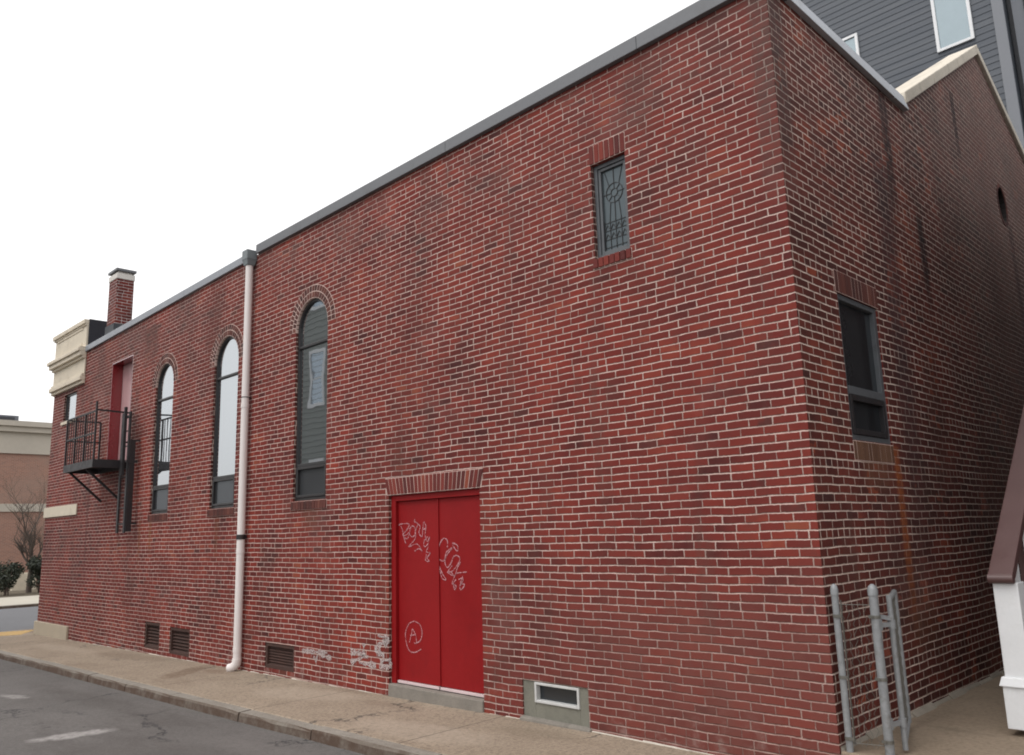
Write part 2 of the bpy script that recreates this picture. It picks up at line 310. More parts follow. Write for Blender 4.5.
G_dark=glass('dark_glass',(.8,.85,.9),.04)
G_room=glass('room_glass',(.7,.8,.9),.06,dark=(.03,.045,.06))
G_side=glass('alley_glass',(.8,.85,.9),.16,dark=(.012,.014,.016))
G_hopper=glass('hopper_glass',(.7,.75,.8),.03,.08,(.022,.023,.025))
G_blue=glass('blue_glass',(.75,.86,.92),.42,dark=(.04,.06,.07))
G_sky=glass('pale_house_glass',(.72,.84,.9),.22,dark=(.09,.12,.13))
G_stained=glass('leaded_glass',(.55,.66,.72),.06,.3,(.026,.033,.036))

def spray_material(name, col, lo, hi):
    t=NT(name); co=t.obj()
    a=t.sstep(t.noise(co,60,4,.7),lo,hi,.15,.95)
    return t.done(t.bsdf(col,.7,alpha=a))
M_tag=spray_material('marker_paint',(.50,.24,.26),.3,.62)
M_spray=spray_material('spray_paint',(.47,.41,.40),.38,.62)

def ground_material(name, c0, c1, speck, scale=1.0, bump=.004, joint=None, stains=None, cracks=False, rough=.9, face=None, mottle=.5, spots=()):
    t=NT(name); co=t.obj()
    c=t.ramp(t.noise(co,.45*scale,6,.65),[(.3,c0),(.7,c1)])
    c=t.mix(t.sstep(t.noise(co,2.2*scale,6,.7),.5,.75,0,.5),c,tuple(k*.72 for k in c0))
    fine=t.noise(co,150,3,.75); c=t.mix(t.sstep(fine,.5,.8,0,.7),c,speck); c=t.mix(t.sstep(t.noise(co,110,3,.7),.5,.8,0,.5),c,tuple(k*.5 for k in c0))
    if stains: c=t.mix(t.sstep(t.noise(co,.8,6,.7,vscale=(.5,1.6,1)),.52,.68,0,.65),c,stains)
    c=t.mix(t.sstep(t.noise(co,26,5,.7),.42,.7,0,mottle),c,tuple(k*.6 for k in c0)); c=t.mix(t.sstep(t.noise(co,41,4,.7,vscale=(1,1.4,1)),.5,.75,0,mottle*.8),c,tuple(min(1,k*1.35) for k in c1))
    for (px,py,an,rx,ry,colr,st) in spots:      # worn paint, rust runs and damp patches with a shape of their own
        x,y,z=t.xyz(co); w=t.xyz(t.noise(co,4,5,.7,col=True)); ca,sa=math.cos(an),math.sin(an)
        X=t.M('ADD',t.M('SUBTRACT',x,px),t.M('MULTIPLY_ADD',w[0],.3,-.15)); Y=t.M('ADD',t.M('SUBTRACT',y,py),t.M('MULTIPLY_ADD',w[1],.3,-.15))
        A=t.M('DIVIDE',t.M('ADD',t.M('MULTIPLY',X,ca),t.M('MULTIPLY',Y,sa)),rx); Bq=t.M('DIVIDE',t.M('SUBTRACT',t.M('MULTIPLY',Y,ca),t.M('MULTIPLY',X,sa)),ry)
        d=t.M('SQRT',t.M('ADD',t.M('MULTIPLY',A,A),t.M('MULTIPLY',Bq,Bq)))
        k=t.M('MULTIPLY',t.sstep(d,.45,1.05,1,0),t.sstep(t.noise(co,17,5,.75),.32,.62,.35,1.))
        c=t.mix(t.M('MULTIPLY',k,st),c,colr)
    if face:   # browner, darker tone wherever the surface turns upright
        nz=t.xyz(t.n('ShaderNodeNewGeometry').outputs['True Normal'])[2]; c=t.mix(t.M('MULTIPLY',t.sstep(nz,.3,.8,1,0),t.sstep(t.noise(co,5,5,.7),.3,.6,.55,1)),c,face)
    h=t.M('ADD',t.M('MULTIPLY',t.noise(co,120,4,.7),.6),t.M('MULTIPLY',t.noise(co,12,4,.6),.5))
    if cracks:
        vo=t.n('ShaderNodeTexVoronoi',feature='DISTANCE_TO_EDGE'); mp=t.noise(co,1.3,5,.7,col=True)
        vm=t.n('ShaderNodeVectorMath',operation='MULTIPLY_ADD'); t.put(vm.inputs[0],mp); vm.inputs[1].default_value=(.9,.9,.9); t.put(vm.inputs[2],co)
        t.put(vo.inputs['Vector'],vm.outputs[0]); vo.inputs['Scale'].default_value=.33
        k=t.sstep(vo.outputs['Distance'],.002,.007,1,0); k=t.M('MULTIPLY',k,t.sstep(t.noise(co,.5,2),.45,.55))
        c=t.mix(t.M('MULTIPLY',k,.7),c,(.03,.03,.032)); h=t.M('SUBTRACT',h,k)
    if joint:
        x,y,z=t.xyz(co); f=t.M('FRACT',t.M('DIVIDE',t.M('ADD',x,joint[1]+100),joint[0]))
        k=t.sstep(t.M('ABSOLUTE',t.M('SUBTRACT',f,.5)),.004/joint[0],.012/joint[0],1,0)
        c=t.mix(t.M('MULTIPLY',k,.6),c,tuple(q*.35 for q in c0)); h=t.M('SUBTRACT',h,t.M('MULTIPLY',k,1.5))
    return t.done(t.bsdf(c,rough,t.bump(h,bump),spec=.3))
M_asphalt=ground_material('asphalt',(.098,.090,.085),(.145,.134,.127),(.21,.198,.188),1.0,.006,cracks=True,stains=(.082,.073,.068),spots=[(-6.93,-2.85,1.35,.48,.19,(.38,.36,.345),.75),(-10.3,-2.55,.15,.42,.11,(.33,.315,.30),.65),(-5.2,-2.6,.3,1.6,.5,(.085,.075,.07),.5),(-9.0,-2.0,.05,2.2,.30,(.075,.067,.062),.5),(-12.5,-2.6,.1,2.5,.5,(.14,.13,.125),.5),(-4.3,-1.9,.1,1.5,.25,(.155,.143,.135),.5)])
M_asphalt2=ground_material('asphalt_cross_street',(.13,.13,.138),(.155,.157,.165),(.2,.2,.21),.6,.003)
M_walk=ground_material('sidewalk_concrete',(.235,.183,.135),(.345,.28,.212),(.48,.41,.33),1.2,.005,joint=(2.6,.9),stains=(.17,.125,.088),mottle=.8,cracks=True,spots=[(-9.5,-.55,-.9,.75,.25,(.125,.080,.052),.75),(-9.0,-.25,0,.5,.2,(.14,.09,.06),.6),(-12.2,-.35,.1,1.6,.25,(.16,.115,.08),.5),(-6.3,-.5,.2,1.1,.4,(.40,.335,.265),.5),(-3.6,-.9,.1,1.2,.35,(.40,.335,.27),.45),(-15,-.6,.05,1.8,.3,(.38,.32,.25),.5),(-4.9,-.3,.1,.6,.15,(.17,.125,.09),.5),(-2.6,-.35,.1,.7,.2,(.18,.14,.10),.5)])
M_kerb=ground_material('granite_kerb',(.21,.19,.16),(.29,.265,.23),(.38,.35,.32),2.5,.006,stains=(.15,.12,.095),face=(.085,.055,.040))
M_alley=ground_material('alley_concrete',(.20,.152,.108),(.28,.222,.165),(.32,.27,.21),1.5,.003,stains=(.11,.085,.062))
M_earth=ground_material('bare_earth',(.10,.085,.06),(.15,.125,.09),(.2,.17,.13),1,.01)

# ------------------------------------------------------------------ the ground
def zg(x):
    if x>-2.5: return -.195
    if x>-19: return -.195+.0125*(x+2.5)
    return -.195-.0125*16.5
ROAD=-.11
xs=[-400,-200,-100,-60,-40]+[-30+i for i in range(0,36)]+[12,30,80,200,400]
ys=[-400,-150,-60,-30,-16,-8,-1.36,0,20,60,150,400]
m=MB(); m.add([(x,y,zg(x)+ROAD) for x in xs for y in ys],[(i*len(ys)+j,(i+1)*len(ys)+j,(i+1)*len(ys)+j+1,i*len(ys)+j+1) for i in range(len(xs)-1) for j in range(len(ys)-1)])
tag(m.build('street',M_asphalt),kind='structure')

# kerb line: along the street, round the corner, away along the cross street
path=[(8-i*.36,-1.44+.006*(11-i*.36)) for i in range(76)]; NF=len(path)
cx,cy,rr=-19.3,-.34,1.2
path+=[(cx-rr*math.sin(a*PI/16),cy-rr*math.cos(a*PI/16)) for a in range(0,9)]
path+=[(cx-rr,y) for y in (1,3,6,10,16,24,40)]
def offs(i,d):
    a=Vector(path[max(i-1,0)]); b=Vector(path[min(i+1,len(path)-1)]); t=(b-a).normalized()
    nrm=Vector((t.y,-t.x)) if True else None
    p=Vector(path[i]); return p+nrm*d
inner=[]
for i,p in enumerate(path):
    q=offs(i,.15); q2=offs(i,-.15)
    # the inner side is the one nearer to the building
    c=Vector((-9,8)); inner.append(q if (q-c).length<(q2-c).length else q2)
m=MB(); n=len(path); rk=random.Random(3); jit=[rk.uniform(-.008,.008) for _ in range(n)]; wob=[rk.uniform(.006,.022) for _ in range(n)]
i=0
while i<n-1:
    k=min(n-1,i+rk.choice((4,5,6,7))); dz=rk.uniform(-.005,.003); dd=rk.uniform(-.008,.008); vs=[]
    for q in range(i,k+1):
        a=Vector(path[q]); ai=inner[q]; un=(ai-a).normalized(); e=a+un*(dd+jit[q]); z=zg(a.x)-.008+dz; w=wob[q]
        if q==i: sh=(Vector(path[q+1])-a).normalized()*.008
        elif q==k: sh=(Vector(path[q-1])-a).normalized()*.008
        else: sh=Vector((0,0))
        e=e+sh; ii=ai+sh; r=.008 if q in (i,k) else 0
        for p,zz in ((e,z-.4),(e-un*.006,z-.10),(e,z-w-.012-r),(e+un*w,z-r*.7),(ii,z),(ii,z-.4)): vs.append((p.x,p.y,zz))
    L=k-i+1; fs=[(s*6+t_,(s+1)*6+t_,(s+1)*6+t_+1,s*6+t_+1) for s in range(L-1) for t_ in range(5)]
    fs+=[tuple(range(6)),tuple((L-1)*6+t_ for t_ in range(5,-1,-1))]
    m.add(vs,fs); i=k
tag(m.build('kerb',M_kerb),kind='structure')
# sidewalk between kerb and wall
m=MB(); outer=[]
for i,p in enumerate(path):
    if i<NF: outer.append((p[0],.04) if p[0]>-18.7 else (-18.7,.04))
    elif i<NF+9: outer.append((-18.7,.04))
    else: outer.append((-18.7,p[1]))
vs=[];fs=[]
for (a,b) in zip(inner,outer):
    a=a+(Vector(path[inner.index(a)])-a)*.2
    for f in (0,.03,.25,.5,.75,1.):
        x=a.x+(b[0]-a.x)*f; y=a.y+(b[1]-a.y)*f
        vs.append((x,y,zg(x)-(.04 if f==0 else .003)+.010*f))
for i in range(n-1):
    for k in range(5): fs.append((i*6+k,(i+1)*6+k,(i+1)*6+k+1,i*6+k+1))
m.add(vs,fs); o=m.build('sidewalk',M_walk); tag(o,kind='structure')
# joint of crumbled mortar where wall meets pavement
m=MB(); rj=random.Random(8); x=-16.5
while x<-.1:
    w=rj.uniform(.1,.4); 
    if not(-5.35<x+w and x<-3.62):
        h=rj.uniform(.006,.022); d=rj.uniform(.012,.04); zz=zg(x)
        m.hexa([(x,.01,zz-.02),(x+w,.01,zz-.02),(x+w,-d,zz-.02),(x,-d*.8,zz-.02)],[(x,.01,zz+h+.006),(x+w,.01,zz+h),(x+w,-d*.4,zz+h*.4),(x,-d*.3,zz+h*.5)])
    x+=w
tag(m.build('pavement_joint',paint('joint_mortar',(.46,.42,.36),.95,.25,9,bump=.004)),kind='structure')
# yellow tactile ramp at the corner
m=MB(); zz=zg(-19.9)+.004
m.hexa([(-20.25,-.75,zz-.02),(-19.55,-1.2,zz-.02),(-19.05,-.25,zz-.02),(-19.9,.25,zz-.02)],[(-20.25,-.75,zz+.004),(-19.55,-1.2,zz+.004),(-19.05,-.25,zz+.004),(-19.9,.25,zz+.004)])
for i in range(9):
    for j in range(9):
        u,v=(i+.5)/9,(j+.5)/9
        p=Vector((-20.25,-.75,0)).lerp(Vector((-19.55,-1.2,0)),u).lerp(Vector((-19.9,.25,0)).lerp(Vector((-19.05,-.25,0)),u),v)
        m.box(p.x-.014,p.x+.014,p.y-.014,p.y+.014,zz+.002,zz+.012)
tag(m.build('tactile_paving',paint('tactile_yellow',(.50,.33,.13),.8,.15,5)),kind='structure')
# cross street surface and its far side
zc=zg(-25)+ROAD
m=MB(); m.box(-30.4,-20.55,-60,60,zc-.05,zc+.004); tag(m.build('cross_street',M_asphalt2),kind='structure')
m=MB(); m.box(-36.0,-30.62,-60,60,zc-.05,zc+.10); tag(m.build('far_sidewalk',paint('far_concrete',(.42,.39,.33),.9,.1,1)),kind='structure')
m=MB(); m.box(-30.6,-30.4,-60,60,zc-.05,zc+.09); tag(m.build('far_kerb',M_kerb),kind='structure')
m=MB(); m.box(-44.9,-36.02,-60,60,zc-.05,zc+.12); tag(m.build('planting_bed',M_earth),kind='structure')
# opposite pavement
m=MB(); m.hexa([(-60,-9,zg(-60)-.4),(40,-9,-.6),(40,-7.4,-.6),(-60,-7.4,zg(-60)-.4)],[(-60,-9,zg(-60)),(40,-9,zg(-60)+.02),(40,-7.4,zg(-60)+.02),(-60,-7.4,zg(-60))])
# alley slab with a step down to the pavement
m=MB(); m.box(.004,1.9,.0,14,-.5,.0)
o=m.build('alley_pavement',M_alley,bevel=.012); tag(o,kind='structure')
m=MB(); y=.02; ra=random.Random(4)
while y<9:
    w=ra.uniform(.15,.5); d=ra.uniform(.03,.07); h=ra.uniform(.02,.05)
    m.hexa([(.0,y,-.02),(d,y,-.02),(d,y+w,-.02),(0,y+w,-.02)],[(-.005,y,h),(d*.5,y,h*.3),(d*.5,y+w,h*.3),(-.005,y+w,h)])
    y+=w
tag(m.build('alley_joint',paint('alley_joint_mortar',(.26,.23,.19),.95,.25,9,bump=.004)),kind='structure')
# ------------------------------------------------------------------ the brick building
B=empty('brick_building','long two-storey red brick building with arched windows and red double doors beside the narrow street','building',(0,0,0))
ZT=6.02
def arch_pts(xl,xr,z0,zt,n=18):
    r=(xr-xl)/2; c=(xl+xr)/2; zs=zt-r
    return [(xl,z0),(xr,z0),(xr,zs)]+[(c+r*math.cos(a*PI/n),zs+r*math.sin(a*PI/n)) for a in range(1,n)]+[(xl,zs)]
def rect(xl,xr,z0,z1): return [(xl,z0),(xr,z0),(xr,z1),(xl,z1)]
ARCH=[(-7.53,-6.69,2.09,4.93),(-10.14,-9.29,2.09,4.88),(-12.58,-11.78,2.09,4.84)]
VENT=[(-12.51,-11.86,-.22,.22),(-11.44,-10.66,-.24,.19),(-8.20,-7.41,-.17,.17)]
holes=[arch_pts(*a) for a in ARCH]+[rect(*v) for v in VENT]
holes+=[rect(-5.30,-3.685,-.30,2.055),rect(-3.13,-2.295,-.30,.175),rect(-1.965,-1.545,4.145,5.11),rect(-14.97,-13.80,3.17,5.30),rect(-17.98,-17.14,4.40,5.04)]
front=wall_mesh('front_wall',[(-18.8,-.9),(0,-.9),(0,ZT+.034),(-8.85,ZT),(-8.85,ZT-.03),(-16.5,ZT-.16),(-18.8,ZT-.16)],holes,lambda u,v,w:(u,.3*w,v),M_front,B)
APEX=(6.48,8.14); GL=(3.06,6.08); GR=(9.9,6.45)
oc=[(6.78+.20*math.cos(a*PI/10),5.93+.27*math.sin(a*PI/10)) for a in range(20)]
side=wall_mesh('side_wall',[(.302,-.9),(GR[0],-.9),GR,APEX,GL,(GL[0],ZT),(.302,ZT+.031)],[rect(.79,1.64,2.25,3.51),oc],lambda u,v,w:(-.3*w,u,v),M_side,B)
m=MB(); m.box(-18.8,-.302,GR[0]-.3,GR[0]-.002,-.9,GR[1]-.05); m.build('rear_wall',M_front,B)
m=MB(); m.prism_x([(.302,-.9),(GR[0]-.302,-.9),(GR[0]-.302,GR[1]-.1),(APEX[0],APEX[1]-.1),(GL[0],GL[1]-.1),(GL[0],5.8),(.302,5.8)],-18.8,-18.5); m.build('end_wall',M_front,B)
m=MB()
m.box(-18.49,-.302,.302,GL[0]+.2,5.6,5.7)
e=.03
m.prism_x([(GL[0]-.1,GL[1]-.13),(APEX[0],APEX[1]-e),(GR[0]+.1,GR[1]-.1),(GR[0]+.1,GR[1]-.25),(APEX[0],APEX[1]-.2),(GL[0]-.1,GL[1]-.28)],-18.49,-.302)
m.build('roof',M_roof,B)
# metal coping, in lengths with seams
m=MB()
def coping(x0,x1,za,zb,h,d=.055):
    m.hexa([(x0,-d,za),(x1,-d,zb),(x1,.34,zb),(x0,.34,za)],[(x0,-d,za+h),(x1,-d,zb+h),(x1,.34,zb+h+.015),(x0,.34,za+h+.015)])
for x0,x1 in ((-8.72,-6.9),(-6.897,-4.1),(-4.097,-1.3),(-1.297,.055)): coping(x0,x1,ZT-.005+.034*(8.85+x0)/8.85,ZT-.005+.034*(8.85+x1)/8.85,.145)
m.build('coping',M_metal,B,bevel=.006); m=MB()
m.hexa([(.055,.345,ZT+.028),(.055,2.70,ZT-.0),(-.34,2.70,ZT-.0),(-.34,.345,ZT+.028)],[(.02,.345,ZT+.175),(.02,2.70,ZT+.163),(-.34,2.70,ZT+.178),(-.34,.345,ZT+.190)])
m.hexa([(.058,2.703,ZT-.006),(.058,3.10,ZT-.006),(-.34,3.10,ZT-.006),(-.34,2.703,ZT-.006)],[(.024,2.703,ZT+.165),(.024,3.10,ZT+.165),(-.34,3.10,ZT+.18),(-.34,2.703,ZT+.18)])
m.build('coping',M_metal_side,B,bevel=.006)
m=MB()
def zl(x): return ZT-.04-(-8.95-x)*.0175
for x0,x1 in ((-11.4,-8.98),(-13.9,-11.403),(-16.62,-13.903)): coping(x0,x1,zl(x0),zl(x1),.125,.045)
m.build('coping',M_metal_light,B,bevel=.005)
# gable coping
m=MB()
def rake(a,b,th=.15):
    y0,z0=a;y1,z1=b
    m.hexa([(.05,y0,z0),(.05,y1,z1),(-.34,y1,z1),(-.34,y0,z0)],[(.05,y0,z0+th),(.05,y1,z1+th),(-.34,y1,z1+th),(-.34,y0,z0+th)])
A=Vector(GL);C_=Vector(APEX)
for k in range(3): rake(A.lerp(C_,k/3+(.002 if k else 0)),A.lerp(C_,(k+1)/3))
D=Vector(GR)
for k in range(3): rake(C_.lerp(D,k/3+.002),C_.lerp(D,(k+1)/3),.12)
m.build('gable_coping',M_coping_stone,B,bevel=.012)

# laid brick courses over and under the openings
def laid(name, items, mat, parent, side=False, proud=.007, gap=.010, backer=None):
    """items: quads of 4 (u,v) corners; each becomes one brick of its own, over a mortar bed"""
    m=MB(); r=random.Random(len(items))
    for q in items:
        c=Vector((sum(p[0] for p in q)/4,sum(p[1] for p in q)/4)); pr=proud+r.uniform(-.002,.002); qq=[]
        for p in q:
            d=Vector(p)-c; L=d.length
            e0=Vector(q[1])-Vector(q[0]); e1=Vector(q[3])-Vector(q[0])
            sx=1-gap/max(e0.length,.02); sy=1-gap/max(e1.length,.02)
            a=e0.normalized(); b=e1.normalized()
            qq.append(c+a*d.dot(a)*sx+b*(d-a*d.dot(a)).dot(b)*sy if abs(a.dot(b))<.2 else c+d*.88)
        if side: m.hexa([(-.06,p.x,p.y) for p in qq],[(pr,p.x,p.y) for p in qq])
        else: m.hexa([(p.x,.06,p.y) for p in qq],[(p.x,-pr,p.y) for p in qq])
    o=m.build(name,mat,parent,bevel=.003)
    if backer:
        mm=MB()
        for q in backer:
            if side: mm.hexa([(-.05,*p) for p in q],[(.0025,*p) for p in q])
            else: mm.hexa([(p[0],.05,p[1]) for p in q],[(p[0],-.0025,p[1]) for p in q])
        mm.build('mortar_bed',M_mort,o)
    return o
def soldier(xl,xr,z0,z1,lean=0.,w=.0677):
    n=round((xr-xl)/w); out=[]; c=(xl+xr)/2
    for i in range(n):
        a=xl+(xr-xl)*i/n; b=xl+(xr-xl)*(i+1)/n
        la=(a-c)/((xr-xl)/2)*lean; lb=(b-c)/((xr-xl)/2)*lean
        out.append([(a,z0),(b,z0),(b+lb,z1),(a+la,z1)])
    bk=[[(xl,z0),(xr,z0),(xr+lean,z1),(xl-lean,z1)]]
    return out,bk

def frame_ring(m, pl, wd, y0, y1):
    """rectangular ring frame inside xl,xr,z0,z1"""
    xl,xr,z0,z1=pl
    m.box(xl,xl+wd,y0,y1,z0,z1); m.box(xr-wd,xr,y0,y1,z0,z1)
    m.box(xl+wd,xr-wd,y0,y1,z1-wd,z1); m.box(xl+wd,xr-wd,y0,y1,z0,z0+wd)
    return m

for i,(xl,xr,z0,zt) in enumerate(ARCH):
    W=MB(); c=(xl+xr)/2; r=(xr-xl)/2; zs=zt-r; N=20
    lab=['arched window mirroring a sage house and its white window','tall arched window mirroring white sky, beside the downspout','tall arched window mirroring the iron balcony beside it'][i]
    fw=.042; y0,y1=.035,.12
    W.box(xl,xl+fw,y0,y1,z0,zs); W.box(xr-fw,xr,y0,y1,z0,zs); W.box(xl+fw,xr-fw,y0,y1,z0,z0+fw)
    for a in range(N):
        p,q=a*PI/N,(a+1)*PI/N
        def P(ang,rad): return (c+rad*math.cos(ang),zs+rad*math.sin(ang))
        A0,A1,B0,B1=P(p,r),P(q,r),P(p,r-fw),P(q,r-fw)
        W.hexa([(A0[0],y0,A0[1]),(A1[0],y0,A1[1]),(B1[0],y0,B1[1]),(B0[0],y0,B0[1])],[(A0[0],y1,A0[1]),(A1[0],y1,A1[1]),(B1[0],y1,B1[1]),(B0[0],y1,B0[1])])
    zm=2.58; zr=zt-.66
    W.box(xl+fw,xr-fw,y0-.01,y1,zm-.022,zm+.022); W.box(xl+fw,xr-fw,y0-.005,y1,zr-.018,zr+.018)
    # hopper sash
    frame_ring(W,(xl+fw+.002,xr-fw-.002,z0+fw+.002,zm-.024),.036,y0-.015,y1-.02)
    win=W.build('window',M_bronze,B,bevel=.004); tag(win,lab)
    p=MB(); p.add([(xl+.02,.062,zm),(xr-.02,.062,zm),(xr-.02,.062,zr),(xl+.02,.062,zr)],[(0,1,2,3)]); p.build('pane',G_mirror,win,fix=False)
    p=MB(); ap=[(xl+.02,.063,zr),(xr-.02,.063,zr),(xr-.02,.063,zs)]+[(c+(r-.02)*math.cos(a*PI/N),.063,zs+(r-.02)*math.sin(a*PI/N)) for a in range(1,N)]+[(xl+.02,.063,zs)]
    p.add(ap,[tuple(range(len(ap)))]); p.build('pane',G_mirror,win,fix=False)
    p=MB(); p.add([(xl+.03,.058,z0+.03),(xr-.03,.058,z0+.03),(xr-.03,.058,zm-.01),(xl+.03,.058,zm-.01)],[(0,1,2,3)]); p.build('hopper_pane',G_hopper,win,fix=False)
    # two rowlock rings
    its=[]; bk=[]
    for k,(ra,rb) in enumerate(((r+.002,r+.094),(r+.096,r+.188))):
        n=round(PI*(ra+rb)/2/.0677)
        for a in range(n):
            p,q=a*PI/n,(a+1)*PI/n
            its.append([P2 for P2 in ((c+ra*math.cos(p),zs+ra*math.sin(p)),(c+ra*math.cos(q),zs+ra*math.sin(q)),(c+rb*math.cos(q),zs+rb*math.sin(q)),(c+rb*math.cos(p),zs+rb*math.sin(p)))])
    for a in range(24):
        p,q=a*PI/24,(a+1)*PI/24; ra,rb=r-.001,r+.19
        bk.append([(c+ra*math.cos(p),zs+ra*math.sin(p)),(c+ra*math.cos(q),zs+ra*math.sin(q)),(c+rb*math.cos(q),zs+rb*math.sin(q)),(c+rb*math.cos(p),zs+rb*math.sin(p))])
    laid('brick_arch',its,M_brick_dark,win,backer=bk)
    s,bk=soldier(xl-.03,xr+.03,z0-.125,z0-.005); laid('sill',s,M_brick_dark,win,proud=.02,backer=bk)

# stained glass window high up near the corner
xl,xr,z0,z1=-1.965,-1.545,4.145,5.11
m=frame_ring(MB(),(xl,xr,z0,z1),.04,.045,.15); frame_ring(m,(xl+.042,xr-.042,z0+.042,z1-.042),.03,.06,.15)
win=m.build('window',M_greyframe,B,bevel=.004); tag(win,'small leaded glass window with a wheel motif near the corner')
p=MB(); p.add([(xl+.06,.085,z0+.06),(xr-.06,.085,z0+.06),(xr-.06,.085,z1-.06),(xl+.06,.085,z1-.06)],[(0,1,2,3)]); p.build('pane',G_stained,win,fix=False)
m=MB(); c=(xl+xr)/2+.0; zc2=4.79; L=.10
def came(a,b,w=.010): m.bar((a[0],.081,a[1]),(b[0],.081,b[1]),w*.5,.006,up=(0,1,0))
for R_ in (L,L*.4):
    for a in range(16): came((c+R_*math.cos(a*PI/8),zc2+R_*math.sin(a*PI/8)),(c+R_*math.cos((a+1)*PI/8),zc2+R_*math.sin((a+1)*PI/8)))
for a in range(8): came((c+L*.4*math.cos(a*PI/4),zc2+L*.4*math.sin(a*PI/4)),(c+L*math.cos(a*PI/4),zc2+L*math.sin(a*PI/4)))
x0,x1=xl+.075,xr-.075
for z in (4.25,4.33,4.42,4.50): came((x0,z),(x1,z),.008)
for k in range(5):
    x=x0+(x1-x0)*k/4
    came((x,4.22),(x,4.52),.007)
    if k<4:
        for z in (4.33,4.42): 
            w=(x1-x0)/4
            came((x,z),(x+w/2,z+.06),.008); came((x+w/2,z+.06),(x+w,z),.008)
came((c,zc2+L),(c,5.04)); came((c,zc2-L),(c,4.50)); came((c-L,zc2),(x0,zc2),.008); came((c+L,zc2),(x1,zc2),.008)
for sx in (-1,1): came((c+sx*.07,4.50),(c+sx*.05,4.70),.007); came((c+sx*.11,5.04),(c+sx*.06,4.87),.007)
m.build('lead_came',M_bronze,win)
s,bk=soldier(xl-.012,xr+.012,z1+.002,z1+.20); laid('lintel',s,M_brick,win,proud=.012,backer=bk)
s,bk=soldier(xl-.02,xr+.02,z0-.10,z0+.0); laid('sill',s,M_brick,win,proud=.02,backer=bk)

# small sash window at the far end
m=frame_ring(MB(),(-17.98,-17.14,4.40,5.04),.045,.04,.12); win=m.build('window',M_bronze,B); tag(win,'small square window below the cream cornice')
p=MB(); p.add([(-17.95,.06,4.43),(-17.17,.06,4.43),(-17.17,.06,5.01),(-17.95,.06,5.01)],[(0,1,2,3)]); p.build('pane',G_mirror,win,fix=False)
m=MB(); m.box(-18.03,-17.09,-.035,.1,4.33,4.398); m.build('sill',M_limestone,win)

# red double doors at street level
m=MB(); d0=.058
m.box(-5.30,-5.215,d0-.02,.2,-.085,2.055); m.box(-3.715,-3.685,d0-.02,.2,-.085,2.055); m.box(-5.215,-3.715,d0-.02,.2,1.985,2.055)
door=m.build('door',M_red,B,bevel=.004); tag(door,'red double doors scrawled with pink graffiti')
for a,b in ((-5.212,-4.462),(-4.454,-3.718)):
    m=MB(); m.box(a,b,d0+.02,d0+.065,-.045,1.982); lf=m.build('door_leaf',M_red,door,bevel=.004)
m=MB(); m.box(-4.478,-4.455,d0+.008,d0+.02,-.03,1.98); m.build('astragal',M_red,door,bevel=.002)
m=MB(); m.box(-5.212,-4.47,d0+.0,d0+.06,-.078,-.05); m.box(-4.446,-3.718,d0+.0,d0+.06,-.078,-.05); m.build('weather_strip',paint('weather_strip_paint',(.58,.46,.46),.6,.1),door,bevel=.003)
m=MB(); m.box(-5.30,-3.685,.03,.24,-.30,-.087); m.build('threshold',M_dark,door)
m=MB(); m.hexa([(-5.29,-.028,-.45),(-3.69,-.028,-.45),(-3.69,.06,-.45),(-5.29,.06,-.45)],[(-5.29,-.02,-.088),(-3.69,-.02,-.088),(-3.69,.06,-.082),(-5.29,.06,-.082)])
m.build('door_step',M_step,door,bevel=.012)
s,bk=soldier(-5.335,-3.655,2.06,2.262,.03); laid('lintel',s,M_brick,door,backer=bk)
def strokes(m, lines, w, y, jitter=0., seed=1):
    r=random.Random(seed); k=0
    for ln in lines:
        pts=[Vector(p) for p in ln]
        # smooth (Catmull-Rom)
        sm=[]
        for i in range(len(pts)-1):
            p0=pts[max(i-1,0)];p1=pts[i];p2=pts[i+1];p3=pts[min(i+2,len(pts)-1)]
            for q in range(6):
                t=q/6; sm.append(.5*((2*p1)+(p2-p0)*t+(2*p0-5*p1+4*p2-p3)*t*t+(3*p1-p0-3*p2+p3)*t*t*t))
        sm.append(pts[-1]); L=[];Rr=[]
        for i,p in enumerate(sm):
            d=(sm[min(i+1,len(sm)-1)]-sm[max(i-1,0)])
            d=d.normalized() if d.length>1e-6 else Vector((1,0))
            nn=Vector((-d.y,d.x)); ww=w/2*(1+r.uniform(-jitter,jitter))
            L.append(p+nn*ww); Rr.append(p-nn*ww)
        k+=1; yy=y-.0002*k
        vs=[(p.x,yy,p.y) for p in L]+[(p.x,yy,p.y) for p in Rr]; n=len(L)
        m.add(vs,[(i,i+1,n+i+1,n+i) for i in range(n-1)])
    return m
yy=d0+.017
strokes(MB(),TAG_L,.0115,yy,.5).build('graffiti',M_tag,door,fix=False)
strokes(MB(),TAG_R,.0125,yy,.5,2).build('graffiti',M_tag,door,fix=False)
strokes(MB(),TAG_C,.011,yy,.3,3).build('graffiti',M_tag,door,fix=False)
for k,(sl_,lb) in enumerate(((SPRAY[:8],'white spray paint scrawl beside the red doors'),(SPRAY[8:],'faint white spray paint scrawl beside the third cellar grate'))):
    o=strokes(MB(),sl_,.055-.012*k,-.004,.7,4+k).build('graffiti',M_spray,B,fix=False); tag(o,lb)

